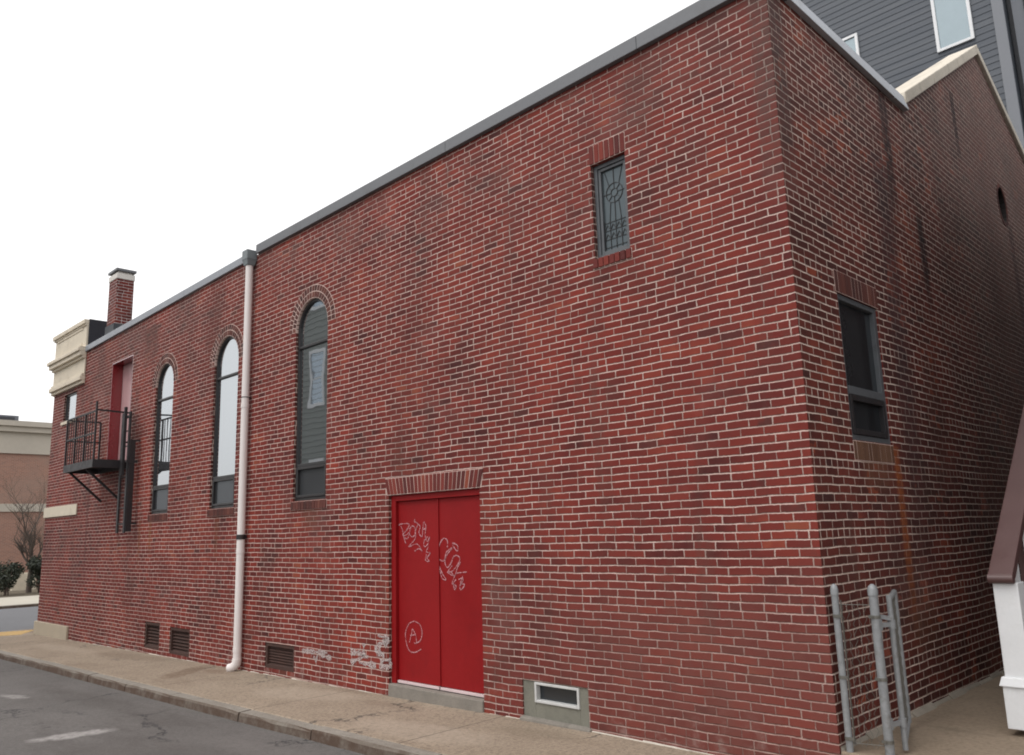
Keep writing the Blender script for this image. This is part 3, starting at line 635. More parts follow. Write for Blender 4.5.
# cellar window in its concrete patch
m=MB(); 
m.box(-3.13,-2.97,.012,.2,-.30,.175); m.box(-2.41,-2.295,.012,.2,-.30,.175); m.box(-2.97,-2.41,.012,.2,-.30,-.02); m.box(-2.97,-2.41,.012,.2,.165,.175)
win=m.build('cellar_window',M_concrete,B,bevel=.004); tag(win,'cellar window with white frame set in grey concrete')
m=frame_ring(MB(),(-2.97,-2.41,-.02,.165),.024,-.002,.08); m.build('frame',paint('worn_white_frame',(.50,.50,.49),.6,.12,8,dirt=(.33,.32,.30)),win,bevel=.004)
p=MB(); p.add([(-2.95,.055,0),(-2.43,.055,0),(-2.43,.055,.15),(-2.95,.055,.15)],[(0,1,2,3)]); p.build('pane',G_dark,win,fix=False)
m=MB(); m.hexa([(-3.16,-.05,-.32),(-2.26,-.05,-.32),(-2.26,.03,-.32),(-3.16,.03,-.32)],[(-3.15,-.035,-.165),(-2.27,-.035,-.17),(-2.27,.03,-.155),(-3.15,.03,-.155)]); m.build('sill',M_step,win,bevel=.012)
# rusty cellar grates
for (xl,xr,z0,z1) in VENT:
    m=frame_ring(MB(),(xl,xr,z0,z1),.05,.01,.08)
    g=m.build('cellar_grate',M_rust,B,bevel=.003)
    m=MB(); n=7
    for k in range(n):
        z=z0+.06+(z1-z0-.12)*k/(n-1); m.hexa([(xl+.05,.035,z-.016),(xr-.05,.035,z-.016),(xr-.05,.075,z+.012),(xl+.05,.075,z+.012)],[(xl+.05,.035,z-.010),(xr-.05,.035,z-.010),(xr-.05,.075,z+.018),(xl+.05,.075,z+.018)])
    m.build('louvre',M_rust,g); m=MB(); m.box(xl+.01,xr-.01,.10,.12,z0+.01,z1-.01); m.build('backing',M_dark,g)

# side wall window
yl,yr,z0,z1=.79,1.64,2.25,3.51
def xbox(m,y0,y1,x0,x1,z0,z1): return m.box(x0,x1,y0,y1,z0,z1)
m=MB(); a,b=-.10,-.014
for (p,q) in ((yl,yl+.05),(yr-.06,yr)): xbox(m,p,q,a,b,z0,z1)
xbox(m,yl+.05,yr-.06,a,b,z1-.05,z1); xbox(m,yl+.05,yr-.06,a,b,z0,z0+.05); xbox(m,yl+.05,yr-.06,a,b+.01,2.64,2.71)
win=m.build('window',M_greyframe,B,bevel=.004); tag(win,'tall dark window in the shaded alley wall')
m=MB(); xbox(m,yl+.052,yl+.10,a,b+.012,z0+.052,2.638); xbox(m,yr-.11,yr-.062,a,b+.012,z0+.052,2.638); xbox(m,yl+.10,yr-.11,a,b+.012,z0+.052,z0+.10); xbox(m,yl+.10,yr-.11,a,b+.012,2.59,2.638)
m.build('hopper_sash',M_black,win,bevel=.003)
p=MB(); p.add([(-.055,yl+.03,2.68),(-.055,yr-.03,2.68),(-.055,yr-.03,z1-.03),(-.055,yl+.03,z1-.03)],[(0,1,2,3)]); p.build('pane',G_side,win,fix=False)
p=MB(); p.add([(-.045,yl+.08,z0+.06),(-.045,yr-.08,z0+.06),(-.045,yr-.08,2.62),(-.045,yl+.08,2.62)],[(0,1,2,3)]); p.build('hopper_pane',G_dark,win,fix=False)
s,bk=soldier(yl-.03,yr+.03,z1+.002,z1+.20); laid('lintel',s,M_brick_dark,win,side=True,backer=bk)
s,bk=soldier(yl-.0,yr+.0,z0-.17,z0-.005,w=.06); laid('sill',s,laid_brick_material('rust_stained_brick',[(0,(.10,.05,.03)),(1,(.16,.085,.05))]),win,side=True,backer=bk)
# round gable opening
m=MB(); N=20
for k in range(N):
    p,q=k*2*PI/N,(k+1)*2*PI/N
    def E(a,f): return (6.78+.20*f*math.cos(a),5.93+.27*f*math.sin(a))
    A0,A1,B0,B1=E(p,1.18),E(q,1.18),E(p,.98),E(q,.98)
    m.hexa([(-.1,*A0),(-.1,*A1),(-.1,*B1),(-.1,*B0)],[(.006,*A0),(.006,*A1),(.006,*B1),(.006,*B0)])
ov=m.build('round_vent',M_brick_dark,B); tag(ov,'small round vent in the gable')
m=MB(); 
for k in range(9):
    z=5.70+.055*k; m.hexa([(-.12,6.58,z),(-.12,6.98,z),(-.07,6.98,z-.03),(-.07,6.58,z-.03)],[(-.12,6.58,z+.008),(-.12,6.98,z+.008),(-.07,6.98,z-.022),(-.07,6.58,z-.022)])
m.build('louvre',M_darktrim,ov); m=MB()
for k in range(N):
    p,q=k*2*PI/N,(k+1)*2*PI/N; A0,A1,B0,B1=E(p,.995),E(q,.995),E(p,.93),E(q,.93)
    m.hexa([(-.16,*A0),(-.16,*A1),(-.16,*B1),(-.16,*B0)],[(-.004,*A0),(-.004,*A1),(-.004,*B1),(-.004,*B0)])
m.build('lining',M_dark,ov); m=MB(); m.box(-.2,-.18,6.5,7.05,5.6,6.3); m.build('backing',M_dark,ov)

# downspout
X=-8.855
m=MB(); m.tube([(X,-.085,5.86),(X,-.085,1.66)],.056,16); m.tube([(X,-.085,1.60),(X,-.085,.0),(X,-.085,-.12)],.058,16)
m.tube([(X,-.085,-.10),(X-.005,-.09,-.16),(X-.03,-.11,-.205),(X-.07,-.14,-.228),(X-.10,-.16,-.232)],[.066,.067,.066,.064,.064],16)
for z in (3.6,1.42,.02): m.tube([(X,-.085,z-.03),(X,-.085,z+.03)],.0625,16)
ds=m.build('downspout',M_pvc,B); tag(ds,'pale pink plastic downspout')
m=MB(); m.tube([(X,-.085,1.595),(X,-.085,1.665)],.066,16); m.bar((X,-.09,1.63),(X,.01,1.63),.03,.05); m.build('strap',M_black,ds)
m=MB(); m.tube([(X,-.085,3.725),(X,-.085,3.74)],.0590,16); m.bar((X,-.09,3.73),(X,.01,3.73),.02,.02); m.build('strap',M_black,ds)
m=MB(); m.hexa([(X-.062,-.15,5.84),(X+.062,-.15,5.84),(X+.062,-.03,5.84),(X-.062,-.03,5.84)],[(X-.085,-.17,5.93),(X+.085,-.17,5.93),(X+.085,-.004,5.93),(X-.085,-.004,5.93)]); m.box(X-.088,X+.088,-.173,-.004,5.932,6.085)
m.build('rainwater_hopper',paint('hopper_metal',(.16,.18,.19),.5,.15,5),ds,bevel=.005)

# cream cornice and stone bands at the far end
m=MB(); x0,x1=-18.83,-16.62
def band(z0,z1,d,xa=x0,xb=x1): m.box(xa-(d-.1 if d>.1 else 0),xb,-d,.0-.002,z0,z1)
band(5.13,5.20,.07); band(5.20,5.30,.12); band(5.30,5.36,.09)
band(5.36,5.70,.04)
band(5.70,5.76,.09); band(5.76,5.86,.15); band(5.86,5.94,.19); band(5.94,5.97,.16)
m.build('cornice',M_limestone,B,bevel=.012)
m=MB(); m.box(x0,x1-.003,-.04,.36,5.86+.112,6.50); m.box(x0+.18,x1-.25,-.055,-.0402,6.03,6.10); m.box(x0+.18,x1-.25,-.055,-.0402,6.40,6.46); m.box(x0-.08,x1+.0,-.10,.40,6.502,6.60); m.box(x0-.05,x1,-.07,.38,6.46,6.501)
m.build('parapet',M_limestone,B,bevel=.01)
m=MB(); m.box(x1+.003,x1+.02,.0,.39,5.84,6.61); m.build('parapet_cladding',paint('parapet_felt',(.018,.018,.026),.7,.2,3),B)
m=MB(); m.box(-18.84,-16.55,-.03,-.002,2.23,2.46); m.build('stone_band',M_limestone,B,bevel=.008)
m=MB(); m.box(-18.86,-16.57,-.05,-.002,-.9,-.10); m.build('stone_base',paint('base_stone',(.39,.33,.25),.9,.12,3,bump=.003,dirt=(.36,.31,.24)),B,bevel=.01)
# west return of stone work
m=MB(); m.box(-18.9,-18.802,.002,9.6,5.13,5.97); m.box(-18.9,-18.802,.002,9.6,2.23,2.46); m.box(-18.9,-18.802,.002,9.6,-.9,-.10); m.box(-18.83,-18.5,.405,9.6,5.972,6.60); m.build('street_cornice',M_limestone,B)

# chimney
CH=(-15.78,-15.30,.10,.46)
t_ch=brick_wall_material('chimney_brick',mort=(.6,.5,.48),sramp=BRICK_RAMP,smort=(.62,.54,.52))
m=MB(); m.box(CH[0],CH[1],CH[2],CH[3],5.5,7.27); ch=m.build('chimney',t_ch,B,bevel=.006)
m=MB(); m.box(CH[0]-.02,CH[1]+.02,CH[2]-.02,CH[3]+.02,5.8,6.26); m.build('flashing',M_darktrim,ch)
m=MB(); m.box(CH[0]-.012,CH[1]+.012,CH[2]-.012,CH[3]+.012,7.272,7.40); m.box(CH[0]+.04,CH[1]-.04,CH[2]+.03,CH[3]-.03,7.40,7.47); m.build('chimney_crown',paint('crown_mortar',(.62,.59,.55),.9,.1,5),ch,bevel=.01)
m=MB(); m.box(CH[0]-.03,CH[1]+.03,CH[2]-.03,CH[3]+.03,7.45,7.50)
m.hexa([(CH[0]-.03,CH[2]-.03,7.501),(CH[1]+.03,CH[2]-.03,7.501),(CH[1]+.03,CH[3]+.03,7.501),(CH[0]-.03,CH[3]+.03,7.501)],[(CH[0]+.12,CH[2]+.12,7.55),(CH[1]-.12,CH[2]+.12,7.55),(CH[1]-.12,CH[3]-.12,7.55),(CH[0]+.12,CH[3]-.12,7.55)])
m.build('chimney_cap',M_metal,ch)
m=MB(); m.tube([(-11.9,.25,5.7),(-11.9,.25,6.13)],.04,10); m.tube([(-11.9,.25,6.13),(-11.9,.25,6.17)],.06,10); m.build('roof_vent',M_metal,B)

# fire escape: balcony, rails, brackets and drop ladder
F=MB(); px0,px1,py,pz=-15.30,-13.60,-.70,3.16
F.box(px0,px1,py,py+.035,pz-.15,pz); F.box(px0,px1,-.06,-.025,pz-.15,pz); F.box(px0,px0+.035,py+.036,-.061,pz-.15,pz); F.box(px1-.035,px1,py+.036,-.061,pz-.15,pz)
for k in range(18): F.box(px0+.04,px1-.04,py+.04+k*.033,py+.060+k*.033,pz-.045,pz-.012)
fe=F.build('fire_escape',M_black,B); tag(fe,'black iron fire escape balcony with a short drop ladder')
m=MB(); zr=pz+.92
for (x,y,h) in ((px0+.02,py+.02,.92),(px0+.55,py+.02,.92),(px0+1.1,py+.02,.92),(px1-.02,py+.02,1.10),(px0+.02,-.05,.92),(px1-.02,-.05,.92)):
    m.bar((x,y,pz-.1),(x,y,pz+h),.032)
for z in (zr,pz+.5):
    m.bar((px0+.02,py+.02,z),(px1-.02,py+.02,z),.028); m.bar((px0+.02,py+.02,z),(px0+.02,-.05,z),.028)
m.bar((px1-.02,py+.02,zr+.02),(px1-.02,-.05,zr),.03)
x=px0+.14
while x<px1-.1: m.bar((x,py+.02,pz),(x,py+.02,zr),.014); x+=.135
m.build('railing',M_black,fe)
for x in (px0+.22,px1-.50):
    m=MB(); m.bar((x,py+.06,pz-.15),(x,-.015,pz-.72),.04,.04); m.build('bracket',M_black,fe)
m=MB(); lx0,lx1,ly=-13.57,-13.22,-.20
for x in (lx0,lx1): m.bar((x,ly,1.78),(x,ly,4.05),.03,.075,up=(1,0,0))
z=1.95
while z<4.0: m.tube([(lx0,ly,z),(lx1,ly,z)],.012,8); z+=.29
m.bar((lx1,ly,3.5),(lx1+.02,-.0,3.5),.03); m.bar((lx1,ly,1.95),(lx1+.02,0,1.95),.03); m.bar((lx0,ly,3.5),(lx0,-.0,3.5),.03); m.bar((lx0,ly,1.95),(lx0,0,1.95),.03)
m.bar((lx0,ly,3.95),(lx1+.06,ly-.02,3.95),.03); m.bar((lx1+.05,-.25,3.1),(lx1+.05,-.05,3.1),.05); m.bar((lx1-.14,ly-.04,2.85),(lx1-.14,ly-.04,4.15),.05,.05)
m.box(lx1+.03,lx1+.07,-.20,-.10,1.8,3.5)
m.build('ladder',M_black,fe)

# upper red door behind the balcony
m=MB(); m.box(-14.97,-14.945,.004,.28,3.17,5.30); m.box(-13.825,-13.80,.004,.28,3.17,5.30); m.box(-14.945,-13.825,.004,.28,5.275,5.30); m.box(-14.945,-13.825,.1,.28,3.12,3.17)
ud=m.build('door',M_red_gloss,B); tag(ud,'pink double door in a red reveal behind the fire escape')
for a,b in ((-14.94,-14.39),(-14.38,-13.83)):
    m=MB(); m.box(a,b,.215,.26,3.18,5.27); m.build('door_leaf',M_pink,ud,bevel=.003)
m=MB(); m.box(-14.4,-14.37,.205,.215,3.18,5.27); m.build('astragal',M_darktrim,ud)

# ------------------------------------------------------------------ chain link fence and gate at the corner
def fence_post(m,x,y,r,zt,tilt=(0,0),z0=-.02):
    m.tube([(x,y,z0),(x+tilt[0],y+tilt[1],zt)],r,16)
    tx,ty=x+tilt[0],y+tilt[1]
    m.tube([(tx,ty,zt-.035),(tx,ty,zt+.005),(tx,ty,zt+.03),(tx,ty,zt+.045)],[r*1.12,r*1.15,r*.9,r*.3],16)
base=(.06,.03,0)
fc=empty('chain_link_fence','stub of galvanised chain link fence between two posts at the brick corner','fence',base)
def fp(mb,name,mat,parent,b=base,**k): return rel(mb.build(name,mat,parent,**k),b)
m=MB(); fence_post(m,.06,.035,.0245,1.10); fp(m,'post',M_galv,fc)
m=MB(); fence_post(m,.31,.10,.031,1.10); fp(m,'post',M_galv,fc)
m=MB(); r=random.Random(5)
def chain_mesh(m,a,b,z0,z1,pitch=.075,rad=.0019):
    a=Vector((*a,0));b=Vector((*b,0)); L=(b-a).length; d=(b-a)/L; nrm=Vector((-d.y,d.x,0))
    n=int(L/(pitch/2)); 
    for i in range(n+1):
        pts=[]; z=z0; k=0
        while z<z1:
            s=(i+.5*((k+i)%2))*pitch/2*1.0; s=min(max(s,0),L)
            p=a+d*s+nrm*(.004 if k%2 else -.004); pts.append((p.x,p.y,z)); z+=pitch/2; k+=1
        m.tube(pts,rad,4,cap=False)
    return m
chain_mesh(m,(.09,.045),(.27,.09),.04,1.04); fp(m,'chain_mesh',M_wire,fc)
m=MB(); m.bar((.095,.045,.05),(.095,.045,1.03),.005,.016); fp(m,'tension_bar',M_wire,fc)
for z in (.09,.5,.92):
    m=MB(); m.tube([(.06,.035,z-.011),(.06,.035,z+.011)],.028,14); m.bar((.06,.0,z),(.10,.03,z),.006,.02); fp(m,'tension_band',M_wire,fc)
    m=MB(); m.tube([(.31,.10,z-.011),(.31,.10,z+.011)],.0345,14); m.bar((.31,.06,z),(.27,.08,z),.006,.02); fp(m,'tension_band',M_wire,fc)
for z in (.06,1.0):
    m=MB(); m.tube([(.075,.04,z),(.29,.095,z)],.003,6); fp(m,'tension_wire',M_wire,fc)
gb=(.36,.22,0)
gt=empty('chain_link_gate','galvanised chain link gate leaf swung open edge-on into the alley','gate',gb)
m=MB(); a,b=(.365,.235),(.14,.93)
m.tube([(*a,.02),(*a,1.06)],.019,14); m.tube([(*b,.05),(*b,1.04)],.021,14)
for z in (.07,1.03): m.tube([(*a,z),(*b,z)],.019,12)
rel(m.build('gate_frame',M_galv,gt),gb)
m=MB(); chain_mesh(m,a,b,.08,1.02); rel(m.build('chain_mesh',M_wire,gt),gb)
for z in (.20,.86):
    m=MB(); m.tube([(*a,z-.03),(*a,z+.03)],.027,12); m.bar((*a,z),(.33,.14,z),.022,.03); m.tube([(.33,.13,z-.035),(.33,.13,z+.04)],.012,8); rel(m.build('hinge',M_galv,gt),gb)
m=MB(); m.bar((.30,.15,.92),(.38,.22,.90),.018,.03); rel(m.build('latch',M_galv,gt),gb)

# ------------------------------------------------------------------ porch stair on the right of the alley
sb=(1.0,1.2,0)
ps=empty('porch_stair','white porch stair with plum brown handrail at the right of the alley','stair',sb)
def sp(mb,name,mat,**k): return rel(mb.build(name,mat,ps,**k),sb)
nx0,ny0=.765,1.15
m=MB(); m.box(nx0+.02,nx0+.19,ny0+.02,ny0+.20,.40,1.10)
m.hexa([(nx0-.018,ny0-.018,.35),(nx0+.22,ny0-.018,.35),(nx0+.22,ny0+.23,.35),(nx0-.018,ny0+.23,.35)],[(nx0+.0,ny0+.0,.415),(nx0+.205,ny0+.0,.415),(nx0+.205,ny0+.22,.415),(nx0+.0,ny0+.22,.415)])
m.box(nx0,nx0+.21,ny0,ny0+.22,.05,.35)
sp(m,'newel_post',M_white,bevel=.006)
# plum capped handrail rising away from the newel
m=MB(); a=Vector((nx0+.09,ny0+.0,1.13)); b=Vector((nx0+.12,ny0+2.1,2.95))
m.bar(a,b,.17,.075); m.tube([a+Vector((-.085,.0,.0)),a+Vector((.085,.0,.0))],.0375,14)
sp(m,'handrail',M_plum,bevel=.008)
m=MB(); m.hexa([(nx0+.06,ny0+.21,.0),(nx0+.10,ny0+.21,.0),(nx0+.10,ny0+2.1,1.45),(nx0+.06,ny0+2.1,1.45)],[(nx0+.06,ny0+.21,.42),(nx0+.10,ny0+.21,.42),(nx0+.10,ny0+2.1,2.05),(nx0+.06,ny0+2.1,2.05)]); sp(m,'stringer',M_white)
for k in range(9):
    y=ny0+.28+k*.22; z=.17*(k+1)+.02
    m=MB(); m.box(nx0+.105,nx0+.70,y,y+.27,z-.03,z); m.box(nx0+.105,nx0+.70,y+.02,y+.04,z-.17,z-.031); sp(m,'step',M_plum)
for k in range(9):
    y=ny0+.36+k*.2; z0=.30+k*.172; m=MB(); m.box(nx0+.085,nx0+.12,y,y+.035,z0,1.10+(y-ny0)*.866-.02); sp(m,'baluster',M_plum if k%2 else M_white)
m=MB(); m.box(nx0+.11,nx0+.68,ny0+.60,ny0+1.2,.0,.30); sp(m,'stair_base',M_darktrim)

# ------------------------------------------------------------------ neighbouring houses
def lap_siding(m, x0,x1,y,z0,z1,ex=.15,t=.014,sgn=-1):
    n=int((z1-z0)/ex); vs=[]
    for i in range(n):
        a=z0+i*ex; b=a+ex
        vs+= [(x0,y+sgn*t,a),(x1,y+sgn*t,a),(x1,y,b),(x0,y,b)]
    fs=[]
    for i in range(n):
        k=4*i; fs.append((k,k+1,k+2,k+3))
        if i<n-1: fs.append((k+3,k+2,k+5,k+4))
    m.add(vs,fs); return m
def flat_window(parent,xl,xr,z0,z1,y,sgn=-1,mat=None,mid=True,trim=.075,gl=None):
    m=MB(); p,q=y+sgn*.05,y-sgn*.02
    m.box(xl,xl+trim,p,q,z0,z1); m.box(xr-trim,xr,p,q,z0,z1); m.box(xl+trim,xr-trim,p,q,z0,z0+trim); m.box(xl+trim,xr-trim,p,q,z1-trim,z1)
    if mid: m.box(xl+trim,xr-trim,y+sgn*.035,q,(z0+z1)/2-.025,(z0+z1)/2+.025)
    w=m.build('window',mat or M_whiteframe,parent,bevel=.004)
    g=MB(); yy=y+sgn*.018; g.add([(xl+.05,yy,z0+.05),(xr-.05,yy,z0+.05),(xr-.05,yy,z1-.05),(xl+.05,yy,z1-.05)],[(0,1,2,3)]); g.build('pane',gl or G_blue,w,fix=False)
    return w
SY=11.0
S=empty('siding_house','tall grey house with lap siding rising behind the stone coped brick gable','house',(-4,SY,0))
S.location=(0,0,0)
m=lap_siding(MB(),-9.0,-.60,SY,-.3,14.1,.135,.009); m.box(-9.0,-.40,SY+.02,SY+8,-.3,14.1); m.build('wall',M_siding,S)
m=MB(); m.box(-.599,-.405,SY-.03,SY+.3,-.3,14.1); m.build('corner_board',M_trim,S,bevel=.005)
flat_window(S,-1.64,-.955,10.86,12.35,SY,mid=False,trim=.06,gl=G_sky)
flat_window(S,-3.95,-3.15,10.55,12.06,SY,mid=True,trim=.06,gl=G_sky)
flat_window(S,-6.6,-5.8,10.55,12.06,SY,trim=.06,gl=G_sky)
m=MB(); m.box(-.395,1.5,SY+.25,SY+8,-.3,14.1); m.build('wing_wall',M_darktrim,S)
m=MB(); m.box(-.30,-.10,SY+.12,SY+.249,-.3,14.1); m.box(.02,.3,SY+.12,SY+.249,-.3,14.1); m.build('wing_panel',M_midtrim,S)
m=MB(); m.tube([(-.06,SY+.10,-.2),(-.06,SY+.10,14)],.045,10); m.build('rain_pipe',M_darktrim,S)
m=MB(); m.box(-9.15,1.6,SY-.15,SY+8.1,14.1,14.3); m.build('roof',M_darktrim,S)

Hn=empty('plum_house','plum sided house closing the far side of the alley behind the porch stair','house',(0,0,0))
hx,hy0,hy1,hz=1.66,1.7,10.3,6.4
m=lap_siding(MB(),hx,hx+7,hy0-.002,-.3,hz,.15,.012); m.box(hx,hx+7,hy0,hy1,-.3,hz); m.build('wall',M_plum,Hn)
for xl in (hx+.9,hx+3.0,hx+5.1):
    for z0 in (1.3,4.1): flat_window(Hn,xl,xl+.95,z0,z0+1.6,hy0-.014,trim=.10,gl=G_room)
m=MB(); m.prism_y([(hx-.25,hz),(hx+7.25,hz),(hx+3.5,hz+2.0)],hy0-.2,hy1+.2); m.build('roof',M_roof,Hn)

# sage house across the street (seen mirrored in the arched window)
Hs=empty('sage_house','tall sage sided house across the street mirrored in the nearest arched window','house',(0,0,0))
m=lap_siding(MB(),-26.6,-18.4,-9.0,-.5,12,.2,.02,sgn=1); m.box(-26.6,-18.4,-18,-9.03,-.5,12); m.build('wall',M_housesid,Hs)
m=MB(); m.box(-26.9,-18.1,-18.3,-8.7,12.0,12.25); m.build('roof',M_roof,Hs)
for xl in (-22.3,-25.3):
    for z0 in (2.2,6.05,9.6): flat_window(Hs,xl,xl+.95,z0,z0+2.05,-9.0,sgn=1,trim=.12,gl=G_room)
flat_window(Hs,-20.4,-19.5,6.05,8.1,-9.0,sgn=1,trim=.12,gl=G_room)

# ------------------------------------------------------------------ across the cross street
FB=empty('commercial_building','low tan brick building with pale flat cornice across the cross street','building',(0,0,0))
t=NT('far_brick'); co=t.obj(); x,y,z=t.xyz(co)
br=t.n('ShaderNodeTexBrick'); t.put(br.inputs['Vector'],t.vec(y,z,0)); br.inputs['Scale'].default_value=1; br.inputs['Brick Width'].default_value=.2; br.inputs['Row Height'].default_value=.068; br.inputs['Mortar Size'].default_value=.006
t.put(br.inputs['Color1'],(.34,.175,.125)); t.put(br.inputs['Color2'],(.27,.14,.105)); t.put(br.inputs['Mortar'],(.34,.28,.24))
M_far=t.done(t.bsdf(t.mix(t.sstep(t.noise(co,.35,5,.7),.45,.7,0,.6),br.outputs[0],(.30,.215,.175)),.85))
X=-45
m=MB(); m.box(X-14,X,-1,34,zc-.1,6.3); m.build('wall',M_far,FB)
m=MB(); m.box(X-14.1,X+.12,-1.1,34.1,6.302,7.4); m.box(X-14.2,X+.35,-1.2,34.2,7.402,7.68); m.box(X-14.3,X+.5,-1.3,34.3,7.682,7.95); m.build('cornice',M_tan,FB)
m=MB(); m.box(X+.002,X+.08,-1,34,3.35,3.75); m.build('belt_course',M_tan,FB)
for y in (.2,12,17,22,27):
    m=MB(); m.box(X+.002,X+.06,y,y+1.8,.8,2.8); w=m.build('window',M_whiteframe,FB); m=MB(); m.box(X+.061,X+.064,y+.1,y+1.7,.9,2.7); m.build('pane',G_blue,w)
ru=empty('rooftop_unit','grey ventilation unit standing on the pale cornice roof at far left','ventilation unit',(X-3,5.2,7.95))
m=MB(); m.box(X-4,X-2,4.2,6.1,7.95,8.55); rel(m.build('housing',M_midtrim,ru,bevel=.03),(X-3,5.2,7.95))
m=MB(); m.box(X-1.998,X-1.98,4.4,5.1,8.05,8.45); m.box(X-1.998,X-1.98,5.2,5.9,8.05,8.45); rel(m.build('grille',M_darktrim,ru),(X-3,5.2,7.95))

# bare street tree
def bare_tree(loc, h, seed, label):
    r=random.Random(seed); root=empty('bare_tree',label,'tree',loc)
    tr=MB(); tw=MB(); base=Vector((0,0,0))
    def grow(mb,p,d,L,rad,lev):
        pts=[p]; rs=[rad]; q=p.copy(); dd=d.copy(); n=5
        for i in range(n):
            dd=(dd+Vector((r.uniform(-.18,.18),r.uniform(-.18,.18),r.uniform(-.03,.16)))).normalized(); q=q+dd*L/n; pts.append(q.copy()); rs.append(rad*(1-.55*(i+1)/n))
        mb.tube(pts,rs,8 if lev<2 else 4,cap=lev<2)
        if lev<4:
            for k in range([5,6,6,5][lev]):
                i=r.randint(1 if lev else 2,n); s=pts[i]
                a=r.uniform(0,2*PI); nd=(dd*.7+Vector((math.cos(a),math.sin(a),r.uniform(.1,.6)))*.75).normalized()
                grow(tw,s,nd,L*r.uniform(.5,.72),rs[i]*.6,lev+1)
    grow(tr,base,Vector((0,0,1)),h*.42,.12,0)
    bark=paint('bark',(.10,.078,.065),.9,.3,14,bump=.01)
    tr.build('trunk',bark,root,fix=False); tw.build('branches',bark,root,fix=False)
    return root
bare_tree((-38.2,4.9,zc+.1),6.2,11,'bare leafless street tree in front of the tan brick building')
def shrub(loc, rx, h, seed, label):
    r=random.Random(seed); root=empty('shrub',label,'shrub',loc,'evergreen shrubs across the cross street'); m=MB()
    blobs=[(r.uniform(-.5,.5)*rx,r.uniform(-.5,.5)*rx,h*r.uniform(.3,.75),rx*r.uniform(.4,.65)) for _ in range(9)]
    for _ in range(2600):
        b=r.choice(blobs); v=Vector((r.gauss(0,1),r.gauss(0,1),r.gauss(0,1))).normalized()*b[3]*r.uniform(.55,1.08)
        p=Vector(b[:3])+Vector((v.x,v.y,v.z*.9)); 
        if p.z<.02: continue
        s=r.uniform(.03,.07); a=Vector((r.gauss(0,1),r.gauss(0,1),r.gauss(0,1))).normalized(); c=a.orthogonal().normalized()*s; e=a.cross(c)*.6
        m.add([p-c,p+e,p+c,p-e],[(0,1,2,3)])
    t=NT('evergreen_leaf'); rp=t.n('ShaderNodeNewGeometry').outputs['Random Per Island']
    mat=t.done(t.bsdf(t.ramp(rp,[(0,(.012,.016,.010)),(.6,(.024,.032,.018)),(1,(.045,.055,.032))]),.6))
    m.build('foliage',mat,root,fix=False)
    m=MB(); 
    for k in range(5): m.tube([(r.uniform(-.1,.1),r.uniform(-.1,.1),-.05),(r.uniform(-.4,.4)*rx,r.uniform(-.4,.4)*rx,h*.7)],[.03,.012],6)
    m.build('stem',paint('stem_bark',(.07,.05,.04),.9,.3,10),root)
shrub((-37.0,3.75,zc+.1),.80,1.5,1,'dark round evergreen shrub at the left edge')
shrub((-37.6,5.15,zc+.1),.55,1.8,3,'dark narrow evergreen shrub beside the far corner of the brick building')
shrub((-37.4,7.4,zc+.1),.9,1.6,4,'dark evergreen shrub mostly hidden behind the brick building')
m=MB(); m.box(-41.2,-40.9,4.9,5.9,zc,zc+.9); lw=m.build('low_wall',M_limestone,None,bevel=.02); tag(lw,'short pale garden wall glimpsed between the dark shrubs','wall')

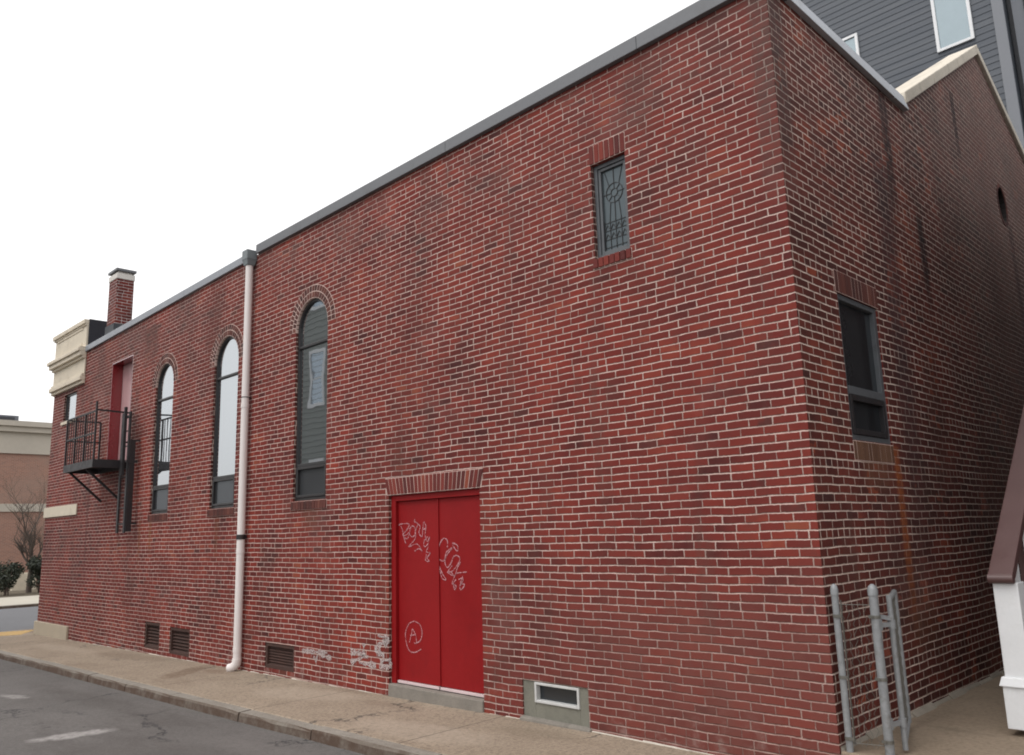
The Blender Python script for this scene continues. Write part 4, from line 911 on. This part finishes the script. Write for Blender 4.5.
# ------------------------------------------------------------------ light, sky, camera
world=bpy.data.worlds.new('World'); scene.world=world; world.use_nodes=True
nt=world.node_tree; nt.nodes.clear()
sky=nt.nodes.new('ShaderNodeTexSky'); sky.sky_type='NISHITA'; sky.sun_disc=False
SUN_EL,SUN_AZ=math.radians(58),math.radians(195)      # azimuth clockwise from +Y
sky.sun_elevation=SUN_EL; sky.sun_rotation=SUN_AZ; sky.air_density=1.0; sky.dust_density=4.0
hs=nt.nodes.new('ShaderNodeHueSaturation'); hs.inputs['Saturation'].default_value=.12
bg1=nt.nodes.new('ShaderNodeBackground'); bg1.inputs[1].default_value=SKY_N
bg2=nt.nodes.new('ShaderNodeBackground'); bg2.inputs[0].default_value=(1,.985,.98,1); bg2.inputs[1].default_value=SKY_C   # the even cloud layer
ad=nt.nodes.new('ShaderNodeAddShader'); ow=nt.nodes.new('ShaderNodeOutputWorld')
nt.links.new(sky.outputs[0],hs.inputs['Color']); nt.links.new(hs.outputs[0],bg1.inputs[0])
nt.links.new(bg1.outputs[0],ad.inputs[0]); nt.links.new(bg2.outputs[0],ad.inputs[1]); nt.links.new(ad.outputs[0],ow.inputs[0])
sl=bpy.data.lights.new('sun','SUN'); sl.energy=SUN_E; sl.angle=math.radians(30); sl.color=(1,.97,.93)
so=bpy.data.objects.new('sun',sl); COL.objects.link(so)
dirv=Vector((math.sin(SUN_AZ)*math.cos(SUN_EL),math.cos(SUN_AZ)*math.cos(SUN_EL),math.sin(SUN_EL)))
so.rotation_euler=dirv.to_track_quat('Z','Y').to_euler(); so.location=dirv*60

cam=bpy.data.cameras.new('camera'); co_=bpy.data.objects.new('camera',cam); COL.objects.link(co_)
cam.sensor_fit='HORIZONTAL'; cam.sensor_width=36; cam.lens=CAM_F/1024*36; cam.clip_start=.05; cam.clip_end=2000
co_.matrix_world=Matrix(((CAM_R[0][0],CAM_R[1][0],-CAM_R[2][0],CAM_T[0]),(CAM_R[0][1],CAM_R[1][1],-CAM_R[2][1],CAM_T[1]),(CAM_R[0][2],CAM_R[1][2],-CAM_R[2][2],CAM_T[2]),(0,0,0,1)))
scene.camera=co_
scene.view_settings.view_transform='Standard'; scene.view_settings.look='None'; scene.view_settings.gamma=1; scene.view_settings.use_curve_mapping=False
scene.view_settings.exposure=EXPO
scene.render.engine='CYCLES'; scene.cycles.max_bounces=6; scene.cycles.diffuse_bounces=4; scene.cycles.use_denoising=True
scene.render.filter_size=1.7 if hasattr(scene.render,'filter_size') else 1.5
scene.cycles.pixel_filter_type='BLACKMAN_HARRIS'; scene.cycles.filter_width=1.9
